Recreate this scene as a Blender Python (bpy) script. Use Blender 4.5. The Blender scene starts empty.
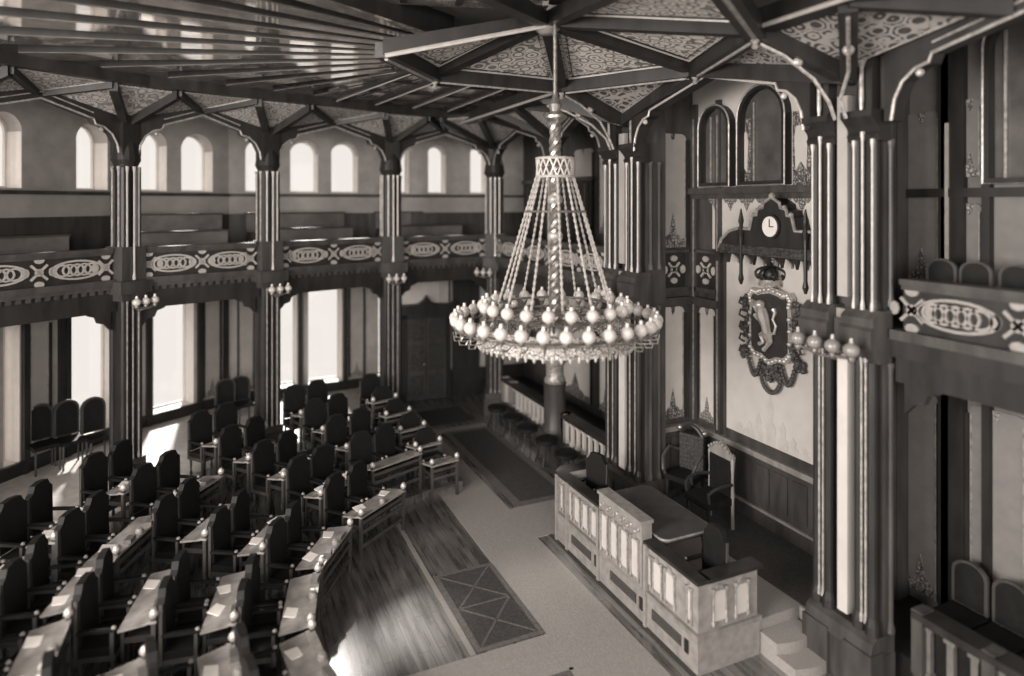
import bpy, bmesh, math, random
from mathutils import Vector, Matrix
R = math.radians
random.seed(7)
sc = bpy.context.scene
COL = sc.collection

# ------------------------------------------------------------------ camera, sky, lights, exposure
YAW = 24.3
EYE = 6.2
F = 660.0
cd = bpy.data.cameras.new('camera')
cam = bpy.data.objects.new('camera', cd); COL.objects.link(cam)
cam.location = (0, 0, EYE)
cam.rotation_euler = (R(90), 0, R(-YAW))
cd.sensor_width = 36; cd.lens = F / 1024 * 36
cd.shift_y = -135 / 1024
cd.clip_start = 0.05; cd.clip_end = 300
cd.dof.use_dof = True; cd.dof.focus_distance = 11.2; cd.dof.aperture_fstop = 0.22
sc.camera = cam
sc.view_settings.view_transform = 'Standard'
sc.view_settings.look = 'None'
sc.view_settings.exposure = 0.0
sc.view_settings.gamma = 1.0
sc.view_settings.use_curve_mapping = False

def sep(v, a=1.0):
    return (v, v * 0.937, v * 0.882, a)
w = bpy.data.worlds.new('sky'); sc.world = w; w.use_nodes = True
bg = w.node_tree.nodes['Background']
bg.inputs[0].default_value = sep(1.0); bg.inputs[1].default_value = 1.02

def area(name, loc, target, sx, sy, power):
    l = bpy.data.lights.new(name, 'AREA'); l.shape = 'RECTANGLE'; l.size = sx; l.size_y = sy
    l.energy = power; l.color = sep(1.0)[:3]
    o = bpy.data.objects.new(name, l); COL.objects.link(o); o.location = loc
    o.rotation_euler = (Vector(target) - Vector(loc)).to_track_quat('-Z', 'Y').to_euler()
    return o
area('daylight_side', (-9.5, 4.5, 6.4), (4, 9.5, 3.0), 11, 4.5, 4300)
area('daylight_rear', (-1.5, -7.5, 6.8), (4, 9.5, 3.4), 11, 4.0, 1900)
sl = bpy.data.lights.new('sun', 'SUN'); sl.energy = 10; sl.angle = R(4.5); sl.color = sep(1.0)[:3]
so = bpy.data.objects.new('sun', sl); COL.objects.link(so)
so.rotation_euler = Vector((-0.06, -1.0, -0.69)).to_track_quat('-Z', 'Y').to_euler()

CY, SY = math.cos(R(YAW)), math.sin(R(YAW))
def ray(px):
    t = (px - 512) / F
    return Vector((t * CY + SY, -t * SY + CY))
def hit(px, A, B):
    """distance along the wall line A-B of the sight line through column px"""
    d = ray(px); A = Vector(A); u = (Vector(B) - A); L = u.length; u /= L
    n = Vector((-u.y, u.x)); k = A.dot(n) / d.dot(n)
    return (d * k - A).dot(u)

# ------------------------------------------------------------------ materials
def nodes(name):
    m = bpy.data.materials.new(name); m.use_nodes = True
    return m, m.node_tree, m.node_tree.nodes['Principled BSDF']
def mat(name, v, rough=0.5, metal=0.0, var=0.25, scale=6.0, coat=0.0, stretch=(1, 1, 1), bump=0.0, spec=0.5):
    m, t, b = nodes(name)
    tc = t.nodes.new('ShaderNodeTexCoord'); mp = t.nodes.new('ShaderNodeMapping')
    mp.inputs['Scale'].default_value = stretch
    n = t.nodes.new('ShaderNodeTexNoise'); n.inputs['Scale'].default_value = scale; n.inputs['Detail'].default_value = 6
    r = t.nodes.new('ShaderNodeValToRGB')
    r.color_ramp.elements[0].position = .3; r.color_ramp.elements[1].position = .72
    r.color_ramp.elements[0].color = sep(v * (1 - var)); r.color_ramp.elements[1].color = sep(v * (1 + var))
    t.links.new(tc.outputs['Object'], mp.inputs[0]); t.links.new(mp.outputs[0], n.inputs[0])
    t.links.new(n.outputs[0], r.inputs[0]); t.links.new(r.outputs[0], b.inputs['Base Color'])
    b.inputs['Roughness'].default_value = rough; b.inputs['Metallic'].default_value = metal
    b.inputs['Coat Weight'].default_value = coat; b.inputs['Specular IOR Level'].default_value = spec
    b.inputs['Coat Roughness'].default_value = 0.12
    if bump:
        bp = t.nodes.new('ShaderNodeBump'); bp.inputs['Strength'].default_value = bump; bp.inputs['Distance'].default_value = .02
        t.links.new(n.outputs[0], bp.inputs['Height']); t.links.new(bp.outputs[0], b.inputs['Normal'])
    return m
def lace(name, pale, dark, scale, thick=.09, rings=True):
    """pale ground covered with dark scrollwork"""
    m, t, b = nodes(name)
    tc = t.nodes.new('ShaderNodeTexCoord')
    v = t.nodes.new('ShaderNodeTexVoronoi'); v.feature = 'DISTANCE_TO_EDGE'; v.inputs['Scale'].default_value = scale
    v.inputs['Randomness'].default_value = .55
    t.links.new(tc.outputs['Object'], v.inputs['Vector'])
    c = t.nodes.new('ShaderNodeTexVoronoi'); c.feature = 'F1'; c.inputs['Scale'].default_value = scale
    c.inputs['Randomness'].default_value = .55
    t.links.new(tc.outputs['Object'], c.inputs['Vector'])
    m1 = t.nodes.new('ShaderNodeMath'); m1.operation = 'LESS_THAN'; m1.inputs[1].default_value = thick
    t.links.new(v.outputs['Distance'], m1.inputs[0])
    s = t.nodes.new('ShaderNodeMath'); s.operation = 'MULTIPLY'; s.inputs[1].default_value = 19
    sn = t.nodes.new('ShaderNodeMath'); sn.operation = 'SINE'
    g = t.nodes.new('ShaderNodeMath'); g.operation = 'GREATER_THAN'; g.inputs[1].default_value = .35
    t.links.new(c.outputs['Distance'], s.inputs[0]); t.links.new(s.outputs[0], sn.inputs[0]); t.links.new(sn.outputs[0], g.inputs[0])
    mx = t.nodes.new('ShaderNodeMath'); mx.operation = 'MAXIMUM'
    t.links.new(m1.outputs[0], mx.inputs[0])
    if rings: t.links.new(g.outputs[0], mx.inputs[1])
    else: mx.inputs[1].default_value = 0
    mix = t.nodes.new('ShaderNodeMix'); mix.data_type = 'RGBA'
    mix.inputs['A'].default_value = sep(pale); mix.inputs['B'].default_value = sep(dark)
    t.links.new(mx.outputs[0], mix.inputs['Factor']); t.links.new(mix.outputs['Result'], b.inputs['Base Color'])
    b.inputs['Roughness'].default_value = .6
    return m
def grid_tile(name, a, c, scale):
    m, t, b = nodes(name)
    tc = t.nodes.new('ShaderNodeTexCoord'); ch = t.nodes.new('ShaderNodeTexBrick')
    ch.inputs['Scale'].default_value = scale; ch.inputs['Color1'].default_value = sep(a); ch.inputs['Color2'].default_value = sep(a * .8)
    ch.inputs['Mortar'].default_value = sep(c); ch.inputs['Mortar Size'].default_value = .018
    t.links.new(tc.outputs['Object'], ch.inputs['Vector']); t.links.new(ch.outputs['Color'], b.inputs['Base Color'])
    b.inputs['Roughness'].default_value = .4
    return m
WD = mat('dark_walnut', .021, .42, spec=.3, var=.35, scale=5, stretch=(1, 1, .25))
WM = mat('oiled_oak', .050, .42, spec=.35, var=.4, scale=5, stretch=(1, 1, .2))
WL = mat('light_oak', .20, .35, var=.25, scale=7, stretch=(1, 1, .3))
BLK = mat('black_leather', .008, .6, var=.3, scale=12, spec=.25)
GILD2 = mat('toned_down_gilding', .27, .4, metal=.2, var=.15, scale=10)  # darker copy of the gilding, offsets the strong side lamp in its colour
GILT = mat('pale_gilding', .44, .32, metal=.25, var=.12, scale=10)
GILD = mat('worn_gilding', .30, .4, metal=.3, var=.4, scale=14)
BRASS = mat('chandelier_brass', .30, .3, metal=.75, var=.3, scale=20)
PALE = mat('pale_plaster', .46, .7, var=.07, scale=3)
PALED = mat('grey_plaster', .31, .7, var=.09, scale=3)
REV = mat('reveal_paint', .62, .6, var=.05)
STONE = mat('painted_oak_dais', .22, .5, var=.22, scale=8)
CARP = mat('light_carpet', .24, .95, var=.14, scale=40, bump=.3)
CARD = mat('dark_carpet', .040, .95, var=.35, scale=25, bump=.3)
CARM = mat('border_carpet', .10, .95, var=.3, scale=25, bump=.3)
OPAL = mat('opal_glass', .46, .16, var=.03)
OPALG = mat('smoked_opal_glass', .19, .14, var=.15)
PAPER = mat('paper', .72, .6, var=.05)
BOOK = mat('bound_book', .10, .5)
LACEH = lace('hub_tracery', .60, .16, 4.2, .022)
LACEC = lace('cove_tracery', .05, .30, 4.6, .085)
LACED = lace('cove_tracery_dim', .34, .13, 5.0, .03)
STEN = lace('stencil_border', .34, .045, 16, .10)
CARVE = lace('carved_relief', .055, .012, 12, .07)
FANW = mat('varnished_ceiling_board', .62, .07, metal=.85, var=.25, scale=4)
TAB = mat('dark_table_cloth', .05, .5, var=.3)

def parquet():
    m, t, b = nodes('parquet')
    tc = t.nodes.new('ShaderNodeTexCoord'); mp = t.nodes.new('ShaderNodeMapping'); mp.inputs['Scale'].default_value = (5.2, .45, 1)
    n = t.nodes.new('ShaderNodeTexNoise'); n.inputs['Scale'].default_value = 2.2; n.inputs['Detail'].default_value = 5
    r = t.nodes.new('ShaderNodeValToRGB'); r.color_ramp.elements[0].color = sep(.055); r.color_ramp.elements[1].color = sep(.20)
    r.color_ramp.elements[0].position = .35; r.color_ramp.elements[1].position = .7
    br = t.nodes.new('ShaderNodeTexBrick'); br.inputs['Scale'].default_value = 1.0
    mp2 = t.nodes.new('ShaderNodeMapping'); mp2.inputs['Rotation'].default_value = (0, 0, R(90))
    br.inputs['Color1'].default_value = (1, 1, 1, 1); br.inputs['Color2'].default_value = (.72, .72, .72, 1)
    br.inputs['Mortar'].default_value = (.25, .25, .25, 1); br.inputs['Brick Width'].default_value = 1.6
    br.inputs['Row Height'].default_value = .13; br.inputs['Mortar Size'].default_value = .006
    mx = t.nodes.new('ShaderNodeMix'); mx.data_type = 'RGBA'; mx.blend_type = 'MULTIPLY'; mx.inputs['Factor'].default_value = 1
    L = t.links.new
    L(tc.outputs['Object'], mp.inputs[0]); L(mp.outputs[0], n.inputs[0]); L(n.outputs[0], r.inputs[0])
    L(tc.outputs['Object'], mp2.inputs[0]); L(mp2.outputs[0], br.inputs['Vector'])
    L(r.outputs[0], mx.inputs['A']); L(br.outputs['Color'], mx.inputs['B']); L(mx.outputs['Result'], b.inputs['Base Color'])
    rr = t.nodes.new('ShaderNodeMapRange'); rr.inputs['To Min'].default_value = .16; rr.inputs['To Max'].default_value = .42
    L(n.outputs[0], rr.inputs['Value']); L(rr.outputs['Result'], b.inputs['Roughness'])
    b.inputs['Coat Weight'].default_value = .9; b.inputs['Coat IOR'].default_value = 2.3; b.inputs['Coat Roughness'].default_value = .17
    return m
PARQ = parquet()
def glass():
    m = bpy.data.materials.new('window_glass'); m.use_nodes = True; t = m.node_tree; t.nodes.clear()
    o = t.nodes.new('ShaderNodeOutputMaterial'); a = t.nodes.new('ShaderNodeBsdfTransparent'); g = t.nodes.new('ShaderNodeBsdfGlossy')
    g.inputs['Roughness'].default_value = .05; a.inputs[0].default_value = (.97, .97, .97, 1)
    x = t.nodes.new('ShaderNodeMixShader'); x.inputs[0].default_value = .04
    t.links.new(a.outputs[0], x.inputs[1]); t.links.new(g.outputs[0], x.inputs[2]); t.links.new(x.outputs[0], o.inputs[0])
    return m
GLASS = glass()

# ------------------------------------------------------------------ mesh builder
class MB:
    def __init__(s, M=None):
        s.v = []; s.f = []; s.M = M or Matrix()
    def add(s, vs, fs):
        o = len(s.v); s.v += [s.M @ Vector(p) for p in vs]; s.f += [[i + o for i in q] for q in fs]; return s
    def box(s, x0, y0, z0, x1, y1, z1):
        x0, x1 = min(x0, x1), max(x0, x1); y0, y1 = min(y0, y1), max(y0, y1); z0, z1 = min(z0, z1), max(z0, z1)
        return s.add([(x0, y0, z0), (x1, y0, z0), (x1, y1, z0), (x0, y1, z0), (x0, y0, z1), (x1, y0, z1), (x1, y1, z1), (x0, y1, z1)],
                     [(0, 3, 2, 1), (4, 5, 6, 7), (0, 1, 5, 4), (1, 2, 6, 5), (2, 3, 7, 6), (3, 0, 4, 7)])
    def prism(s, poly, z0, z1, ax='z'):
        """polygon in (a,b) extruded along axis: z -> (a,b,z); y -> (a,y,b); x -> (x,a,b)"""
        f = {'z': lambda a, b, c: (a, b, c), 'y': lambda a, b, c: (a, c, b), 'x': lambda a, b, c: (c, a, b)}[ax]
        n = len(poly)
        A = sum(poly[i][0] * poly[(i + 1) % n][1] - poly[(i + 1) % n][0] * poly[i][1] for i in range(n))
        if (A < 0) != (ax == 'y'): poly = poly[::-1]
        vs = [f(a, b, z0) for a, b in poly] + [f(a, b, z1) for a, b in poly]
        return s.add(vs, [tuple(range(n))[::-1], tuple(range(n, 2 * n))] + [(i, (i + 1) % n, n + (i + 1) % n, n + i) for i in range(n)])
    def lathe(s, prof, c=(0, 0, 0), n=12):
        """prof: (r,z) from bottom to top"""
        vs = []; fs = []; k = len(prof)
        for r, z in prof:
            for i in range(n):
                a = 2 * math.pi * i / n; vs.append((c[0] + r * math.cos(a), c[1] + r * math.sin(a), c[2] + z))
        for j in range(k - 1):
            for i in range(n):
                i2 = (i + 1) % n; fs.append((j * n + i, j * n + i2, (j + 1) * n + i2, (j + 1) * n + i))
        fs.append(tuple(range(n))[::-1]); fs.append(tuple(range((k - 1) * n, k * n)))
        return s.add(vs, fs)
    def tube(s, pts, r, n=6, closed=False):
        pts = [Vector(p) for p in pts]; vs = []; fs = []; k = len(pts); up = Vector((0, 0, 1))
        prev = None
        for j, p in enumerate(pts):
            a = pts[(j - 1) % k] if (closed or j) else p; b = pts[(j + 1) % k] if (closed or j < k - 1) else p
            d = (b - a).normalized()
            u = prev - d * prev.dot(d) if prev is not None else (up.cross(d) if abs(d.z) < .9 else Vector((1, 0, 0)).cross(d))
            if u.length < 1e-6: u = Vector((1, 0, 0)).cross(d)
            u.normalize(); prev = u; w_ = d.cross(u)
            rr = r[j] if isinstance(r, (list, tuple)) else r
            for i in range(n):
                t = 2 * math.pi * i / n; vs.append(p + u * (rr * math.cos(t)) + w_ * (rr * math.sin(t)))
        for j in range(k if closed else k - 1):
            j2 = (j + 1) % k
            for i in range(n):
                i2 = (i + 1) % n; fs.append((j * n + i, j * n + i2, j2 * n + i2, j2 * n + i))
        if not closed: fs += [tuple(range(n))[::-1], tuple(range((k - 1) * n, k * n))]
        return s.add(vs, fs)
    def ball(s, c, r, n=12, m=8, sz=1.0):
        return s.lathe([(max(1e-3, r * math.sin(math.pi * j / m)), -r * sz * math.cos(math.pi * j / m)) for j in range(m + 1)], c, n)
    def beam(s, a, b, w_, h):
        """rectangular bar from a to b (top line), hanging h down, width w_"""
        a = Vector(a); b = Vector(b); d = (b - a).normalized(); u = Vector((0, 0, 1)).cross(d)
        u.normalize(); dn = Vector((0, 0, -h))
        vs = [a - u * w_ / 2, a + u * w_ / 2, b + u * w_ / 2, b - u * w_ / 2]
        vs += [p + dn for p in vs]
        return s.add(vs, [(0, 3, 2, 1), (4, 5, 6, 7), (0, 1, 5, 4), (1, 2, 6, 5), (2, 3, 7, 6), (3, 0, 4, 7)][::1])
    def slab(s, pts, t):
        """polygon of 3-D points given thickness t upward"""
        n = len(pts); vs = [Vector(p) for p in pts] + [Vector(p) + Vector((0, 0, t)) for p in pts]
        return s.add(vs, [tuple(range(n))[::-1], tuple(range(n, 2 * n))] + [(i, (i + 1) % n, n + (i + 1) % n, n + i) for i in range(n)])
    def build(s, name, m, parent=None, smooth=False):
        me = bpy.data.meshes.new(name); me.from_pydata([tuple(p) for p in s.v], [], s.f); me.materials.append(m)
        bm = bmesh.new(); bm.from_mesh(me); bmesh.ops.recalc_face_normals(bm, faces=bm.faces); bm.to_mesh(me); bm.free()
        if smooth:
            me.polygons.foreach_set('use_smooth', [True] * len(me.polygons))
            try: me.set_sharp_from_angle(angle=R(40))
            except Exception: pass
        o = bpy.data.objects.new(name, me); COL.objects.link(o)
        if parent: o.parent = parent
        return o
def tag(o, label=None, cat=None, group=None, kind=None):
    if label: o['label'] = label
    if cat: o['category'] = cat
    if group: o['group'] = group
    if kind: o['kind'] = kind
    return o
def thing(name, label, cat, loc=(0, 0, 0), rz=0, group=None):
    o = bpy.data.objects.new(name, None); COL.objects.link(o); o.location = loc; o.rotation_euler = (0, 0, rz)
    o.empty_display_size = .2
    return tag(o, label, cat, group)
def struct(o): o['kind'] = 'structure'; return o
def dup(o, parent=None):
    c = o.copy(); COL.objects.link(c)
    if parent: c.parent = parent
    for ch in list(o.children): dup(ch, c)
    return c
def frame2(A, B, z=0):
    """matrix: local x along A->B, local y to the left of A->B, local z up"""
    A = Vector((A[0], A[1], z)); u = Vector((B[0] - A.x, B[1] - A.y, 0)); L = u.length; u /= L
    M = Matrix(((u.x, -u.y, 0, A.x), (u.y, u.x, 0, A.y), (0, 0, 1, A.z), (0, 0, 0, 1)))
    return M, L
def offp(poly, d):
    """offset an open polyline to the side toward the room"""
    out = []
    for i, p in enumerate(poly):
        p = Vector(p); n = Vector((0, 0))
        for a, b in ((i - 1, i), (i, i + 1)):
            if a >= 0 and b < len(poly):
                u = (Vector(poly[b]) - Vector(poly[a])).normalized(); n += Vector((-u.y, u.x))
        n.normalize(); out.append(p + n * d)
    return out

# ------------------------------------------------------------------ plan (metres; x towards the president's wall, y away)
KN = [(7.6, 18.1), (4.4, 17.8), (1.17, 16.8), (-1.67, 15.8), (-4.3, 13.9), (-6.1, 11.0)]     # columns of the curve
OUT = [(10.2, 19.85), (4.3, 20.2), (0.37, 20.0), (-1.95, 18.6), (-6.5, 13.1), (-8.6, 8.5)]      # outer wall, inner face
FOC = Vector((4.5, 8.7))
CEIL = 9.1

# floor
mb = MB(); mb.box(-9.5, -3, -.2, 12, 21.5, 0); struct(mb.build('floor', PARQ))
# tiers for the seats
TC = Vector((5.4, 8.55))
def arc(r, a0, a1, n): return [(TC.x + r * math.cos(R(a0 + (a1 - a0) * i / n)), TC.y + r * math.sin(R(a0 + (a1 - a0) * i / n))) for i in range(n + 1)]
TIER = [5.0 + .93 * k for k in range(4)]
for k, r in enumerate(TIER):
    r1 = TIER[k + 1] if k < 3 else 8.75
    mb = MB(); mb.prism(arc(r, 95, 205, 44) + arc(r1 + .001, 205, 95, 44), 0, .15 * (k + 1)); struct(mb.build('floor_tier', PARQ))
amb = arc(8.75, 95, 205, 44)
mb = MB(); mb.prism(amb + [(-8.6, 5), (-8.6, 8.5), (-6.5, 13.1), (-1.95, 18.6), (.37, 20.0), (4.3, 20.2), (4.64, 20.18)], 0, .6)
struct(mb.build('floor_ambulatory', mat('waxed_ambulatory_boards', .50, .3, var=.15)))  # boards coloured extra pale to carry the sunlight by the windows
# dais
mb = MB(); mb.box(5.9, 6.9, 0, 7.62, 10.7, .45); mb.box(7.62, 6.5, 0, 9.0, 10.85, .45); struct(mb.build('floor_dais', CARP))
mb = MB(); mb.box(7.66, 6.65, .45, 8.98, 10.8, .462); tag(mb.build('alcove_carpet', CARD), 'dark carpet filling the alcove beneath the lion shield', 'carpet')
for i, (z, y) in enumerate(((.3, 6.6), (.15, 6.3))):
    pass
st = thing('curved_steps', 'pale carpeted steps rising to the dais beside the massive pier', 'steps')
for i in range(2):
    z = .3 - .15 * i; y1 = 6.9 - .31 * i
    pts = [(6.86, y1 - .31)] + [(6.86 + (7.55 - 6.86) * t / 8, y1 - .31 - .07 * math.sin(math.pi * t / 8)) for t in range(1, 8)] + [(7.55, y1 - .31), (7.55, 6.9), (6.86, 6.9)]
    MB().prism(pts, z - .15, z).build('step', CARP, st)

# carpets
def flat(name, x0, y0, x1, y1, z, m, label):
    return tag(MB().box(x0, y0, z, x1, y1, z + .008).build(name, m), label, 'carpet')
mb = MB(); mb.box(4.36, 7.7, 0, 5.46, 19.6, .010); mb.box(5.46, 10.95, 0, 6.9, 12.2, .010); mb.box(1.0, 7.65, 0, 4.36, 8.44, .010); mb.box(4.30, 1, 0, 5.46, 7.7, .010)
mb.box(5.46, 16.95, 0, 6.95, 17.3, .01)
tag(mb.build('light_carpet', CARP), 'pale carpet running through the hall in front of the podium', 'carpet')
r_ = thing('carpet_runner', 'long dark runner carpet in front of the balustrades', 'carpet')
MB().box(5.6, 12.2, .011, 6.95, 16.95, .018).build('border', CARM, r_); MB().box(5.78, 12.38, .018, 6.77, 16.77, .024).build('field', CARD, r_)
def rug(x0, y0, x1, y1, label):
    t = thing('rug', label, 'rug')
    MB().box(x0, y0, .011, x1, y1, .017).build('border', CARM, t); MB().box(x0 + .08, y0 + .08, .017, x1 - .08, y1 - .08, .022).build('field', CARD, t)
    m = MB(); X0, Y0, X1, Y1 = x0 + .1, y0 + .1, x1 - .1, y1 - .1; ym = (Y0 + Y1) / 2
    for a, b in (((X0, Y0), (X1, ym)), ((X1, Y0), (X0, ym)), ((X0, ym), (X1, Y1)), ((X1, ym), (X0, Y1)), ((X0, ym), (X1, ym))):
        m.beam((a[0], a[1], .026), (b[0], b[1], .026), .03, .004)
    m.build('lattice', CARM, t)
rug(3.3, 8.46, 4.34, 10.5, 'dark rug with lattice lines beside the shining parquet')
rug(2.6, 5.0, 4.28, 7.66, 'dark rug south of the cross aisle, cut by the frame')
flat('podium_carpet', 5.69, 6.4, 5.78, 11.5, .0, CARD, 'narrow dark carpet strip along the foot of the podium')
flat('doorway_carpet', 5.3, 17.6, 6.8, 19.0, .0, CARD, 'small dark carpet before the double doors')
mb = MB(); mb.box(3.2, 8.46, 0, 3.28, 12.6, .006); tag(mb.build('floor_inlay', CARP), 'thin pale inlay strip edging the parquet by the lattice rug', 'inlay')

# ------------------------------------------------------------------ outer wall with windows
WN = [0]
def window(M, s0, s1, z0, z1, th, arch):
    """M: wall frame, opening s0..s1; local y<0 outward"""
    WN[0] += 1
    root = MB(M); g = .05; yo = -th + .03
    fr = MB(M)
    r = (s1 - s0) / 2; cx = (s0 + s1) / 2
    top = [(cx + r * math.cos(R(a)), z1 - r + r * math.sin(R(a))) for a in range(0, 181, 15)] if arch else [(s1, z1 - .12), (s1 - .1, z1), (s0 + .1, z1), (s0, z1 - .12)]
    out = [(s0, z0), (s1, z0)] + top
    inn = [(cx + (x - cx) * (1 - g / r), z0 + g + (z - z0) * (1 - 2 * g / (z1 - z0))) for x, z in out]
    n = len(out); f = []
    for i in range(n):
        j = (i + 1) % n
        q = [out[i], out[j], inn[j], inn[i]]
        fr.prism(q, yo, yo + .07, 'y')
    o = fr.build('window_%d' % WN[0], REV); struct(o)
    MB(M).prism(out, yo + .03, yo + .036, 'y').build('pane', GLASS, o)
    lv = MB(M); zt_ = z1 - (r if arch else .12)
    lv.box(s0, -th + .1, z0, s0 + .012, -.005, zt_).box(s1 - .012, -th + .1, z0, s1, -.005, zt_).box(s0, -th + .1, z0, s1, -.005, z0 + .012)
    lv.build('reveal', REV, o)
    return o
def wall_seg(name, A, B, z0, z1, th, ops, m):
    """ops: (s0,s1,za,zb,arched) sorted, may be stacked in two storeys"""
    M, L = frame2(A, B); mb = MB(M)
    storeys = sorted(set((o[2], o[3]) for o in ops)); cur = z0
    for za, zb in storeys:
        mb.box(-.0, -th, cur, L, 0, za)
        s = 0
        for o in sorted(x for x in ops if (x[2], x[3]) == (za, zb)):
            mb.box(s, -th, za, o[0], 0, zb); s = o[1]
            cx = (o[0] + o[1]) / 2; r = (o[1] - o[0]) / 2
            if o[4]:
                a1 = [(cx - r * math.cos(R(a)), zb - r + r * math.sin(R(a))) for a in range(0, 91, 15)]
                mb.prism(a1 + [(o[0], zb)], -th, 0, 'y')
                mb.prism([(2 * cx - a, b) for a, b in a1] + [(o[1], zb)], -th, 0, 'y')
            else:
                mb.prism([(o[0], zb), (o[0], zb - .12), (o[0] + .1, zb)], -th, 0, 'y'); mb.prism([(o[1], zb), (o[1], zb - .12), (o[1] - .1, zb)], -th, 0, 'y')
            window(M, *o[:4], th, o[4])
        mb.box(s, -th, za, L, 0, zb); cur = zb
    mb.box(0, -th, cur, L, 0, z1)
    return struct(mb.build(name, m))
LOW = [(3, 20), (70, 118), (153, 194), (256, 297), (308, 342), (378, 392)]
UPP = [(-14, 22), (76, 108), (137, 167), (181, 213), (245, 270), (290, 318), (331, 358), (399, 409), (428, 446), (470, 487)]
SEGN = ['wall_north_east', 'wall_north', 'wall_north_west', 'wall_west', 'wall_south_west']
WALLM = mat('outer_wall_paint', .32, .6, var=.15, scale=3)  # one even mid-tone paint for the whole outer wall
for i in range(5):
    # run so that the room is on the local +y side (left of travel)
    A, B = OUT[i], OUT[i + 1]
    L = (Vector(B) - Vector(A)).length; ops = []
    # travelling from east to west the room (south) is on the left
    for a, b in LOW:
        p, q = hit(a, A, B), hit(b, A, B); p, q = min(p, q), max(p, q)
        if p > .05 and q < L - .05 and i < 4: ops.append((p, q, .86, 3.8, False))
    for a, b in UPP:
        p, q = hit(a, A, B), hit(b, A, B); p, q = min(p, q), max(p, q)
        if p > .02 and q < L - .02 and i < 4: ops.append((p, q, 6.5, 8.04, True))
    if i == 3:
        for s in (5.7,): ops += [(s, s + 1, .86, 3.8, False), (s, s + 1, 6.5, 8.04, True)]
    if i == 4:
        for s in (.8, 2.6): ops += [(s, s + 1, .86, 3.8, False), (s, s + 1, 6.5, 8.04, True)]
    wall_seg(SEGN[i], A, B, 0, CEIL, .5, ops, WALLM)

# grey painted panels on the outer wall between the windows, and wood posts
def on_wall(A, B, px0, px1, z0, z1, name, m, label, cat, y=.0, t=.04):
    p, q = sorted((hit(px0, A, B), hit(px1, A, B))); M, L = frame2(A, B)
    return M, p, q
def wall_panel(A, B, p, q, z0, z1, label, m=PALED, posts=True, orn=True, crest=True):
    M, L = frame2(A, B); t = thing('wall_panel', label, 'wall panel')
    w_ = q - p; c = min(.12, w_ / 3)
    MB(M).prism([(p, z0), (q, z0), (q, z1 - c), (q - c * .4, z1 - c * .25), (q - c, z1), (p + c, z1), (p + c * .4, z1 - c * .25), (p, z1 - c)], .0, .03, 'y').build('painted_field', m, t)
    if posts:
        for s in (p, q): MB(M).box(s - .025, 0, z0, s + .025, .06, z1 - c).build('edge_moulding', WD, t)
        for s in (p + .05, q - .05): MB(M).box(s - .008, .03, z0, s + .008, .045, z1 - c).build('gilt_line', GILD, t)
    if orn:
        h = min(.55, w_ * .8)
        mm = MB(M); pts = [(p + .02, z0), (q - .02, z0), (q - .02, z0 + h * .35)]
        cx = (p + q) / 2
        pts += [(cx + w_ * .28, z0 + h * .3), (cx + w_ * .22, z0 + h * .45), (cx + w_ * .12, z0 + h * .5), (cx + w_ * .09, z0 + h * .75), (cx, z0 + h * 1.25)]
        pts += [(2 * cx - a, b) for a, b in pts[::-1][1:-1]]
        mm.prism(pts, .03, .042, 'y'); mm.build('stencilled_foot', STEN, t)
        if crest:
            mm = MB(M); k = .16
            mm.prism([(cx - .05, z1), (cx + .05, z1), (cx + .035, z1 - k * .6), (cx, z1 - k), (cx - .035, z1 - k * .6)], .03, .042, 'y'); mm.build('stencilled_head', STEN, t)
    return t
S01, S12, S23, S34 = (OUT[0], OUT[1]), (OUT[1], OUT[2]), (OUT[2], OUT[3]), (OUT[3], OUT[4])
def pseg(S, px0, px1): return sorted((hit(px0, *S), hit(px1, *S)))
for S, a, b, lab in ((S34, 27, 49, 'grey painted panel between the two tall windows at the far curve end'),
                     (S23, 203, 220, 'grey painted panel just past the widest tall window'),
                     (S12, 238, 254, 'grey painted panel behind the second column from the doors'),
                     (S12, 349, 364, 'grey painted panel between tall window and column beside the doors'),):
    p, q = pseg(S, a, b); wall_panel(*S, p, q, .95, 3.75, lab, crest=False)
# pilaster posts between lower windows
for S, pxs in ((S12, (230, 300, 345, 368, 374)), (S23, (148, 199, 225, 232)), (S34, (24, 60, 66))):
    for px in pxs:
        s = hit(px, *S); L = (Vector(S[1]) - Vector(S[0])).length
        if .1 < s < L - .1:
            o = MB(frame2(*S)[0]).box(s - .06, 0, .6, s + .06, .09, 4.25).build('trim_post', WD); struct(o)
for S in (S01, S12, S23, S34, (OUT[4], OUT[5])):
    M, L = frame2(*S)
    o = MB(M).box(0, 0, .0, L, .05, .82).box(0, 0, .82, L, .09, .88).build('trim_dado', WD); struct(o)
    o = MB(M).box(0, 0, 6.38, L, .12, 6.46).build('trim_sill', WM); struct(o)
    struct(MB(M).box(0, 0, 5.9, L, .03, 6.38).build('trim_band', PALED))
    struct(MB(M).box(0, 0, 4.6, L, .05, 5.9).build('trim_gallery_dado', WM))
# wood lining of the doorway bay
M, L = frame2(*S01)
a, b = pseg(S01, 399, 452)
o = struct(MB(M).box(a - .9, .0, 0, a, .06, 4.25).box(b, .0, .88, b + .15, .06, 4.25).build('trim_door_wall', WD))
p, q = pseg(S01, 449, 463); wall_panel(*S01, p, q, 2.6, 3.9, 'small grey panel high between the double doors and corner column')
MB(M).box(a, .0, 3.05, b, .025, 4.1).build('wall_door_head', REV)['kind'] = 'structure'
p2, q2 = pseg(S01, 449, 458)
wall_panel(*S01, q2 - .02, q2 + .33, 1.75, 4.1, 'pale narrow panel hanging beside the double doors', m=PALE, posts=False)
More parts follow.
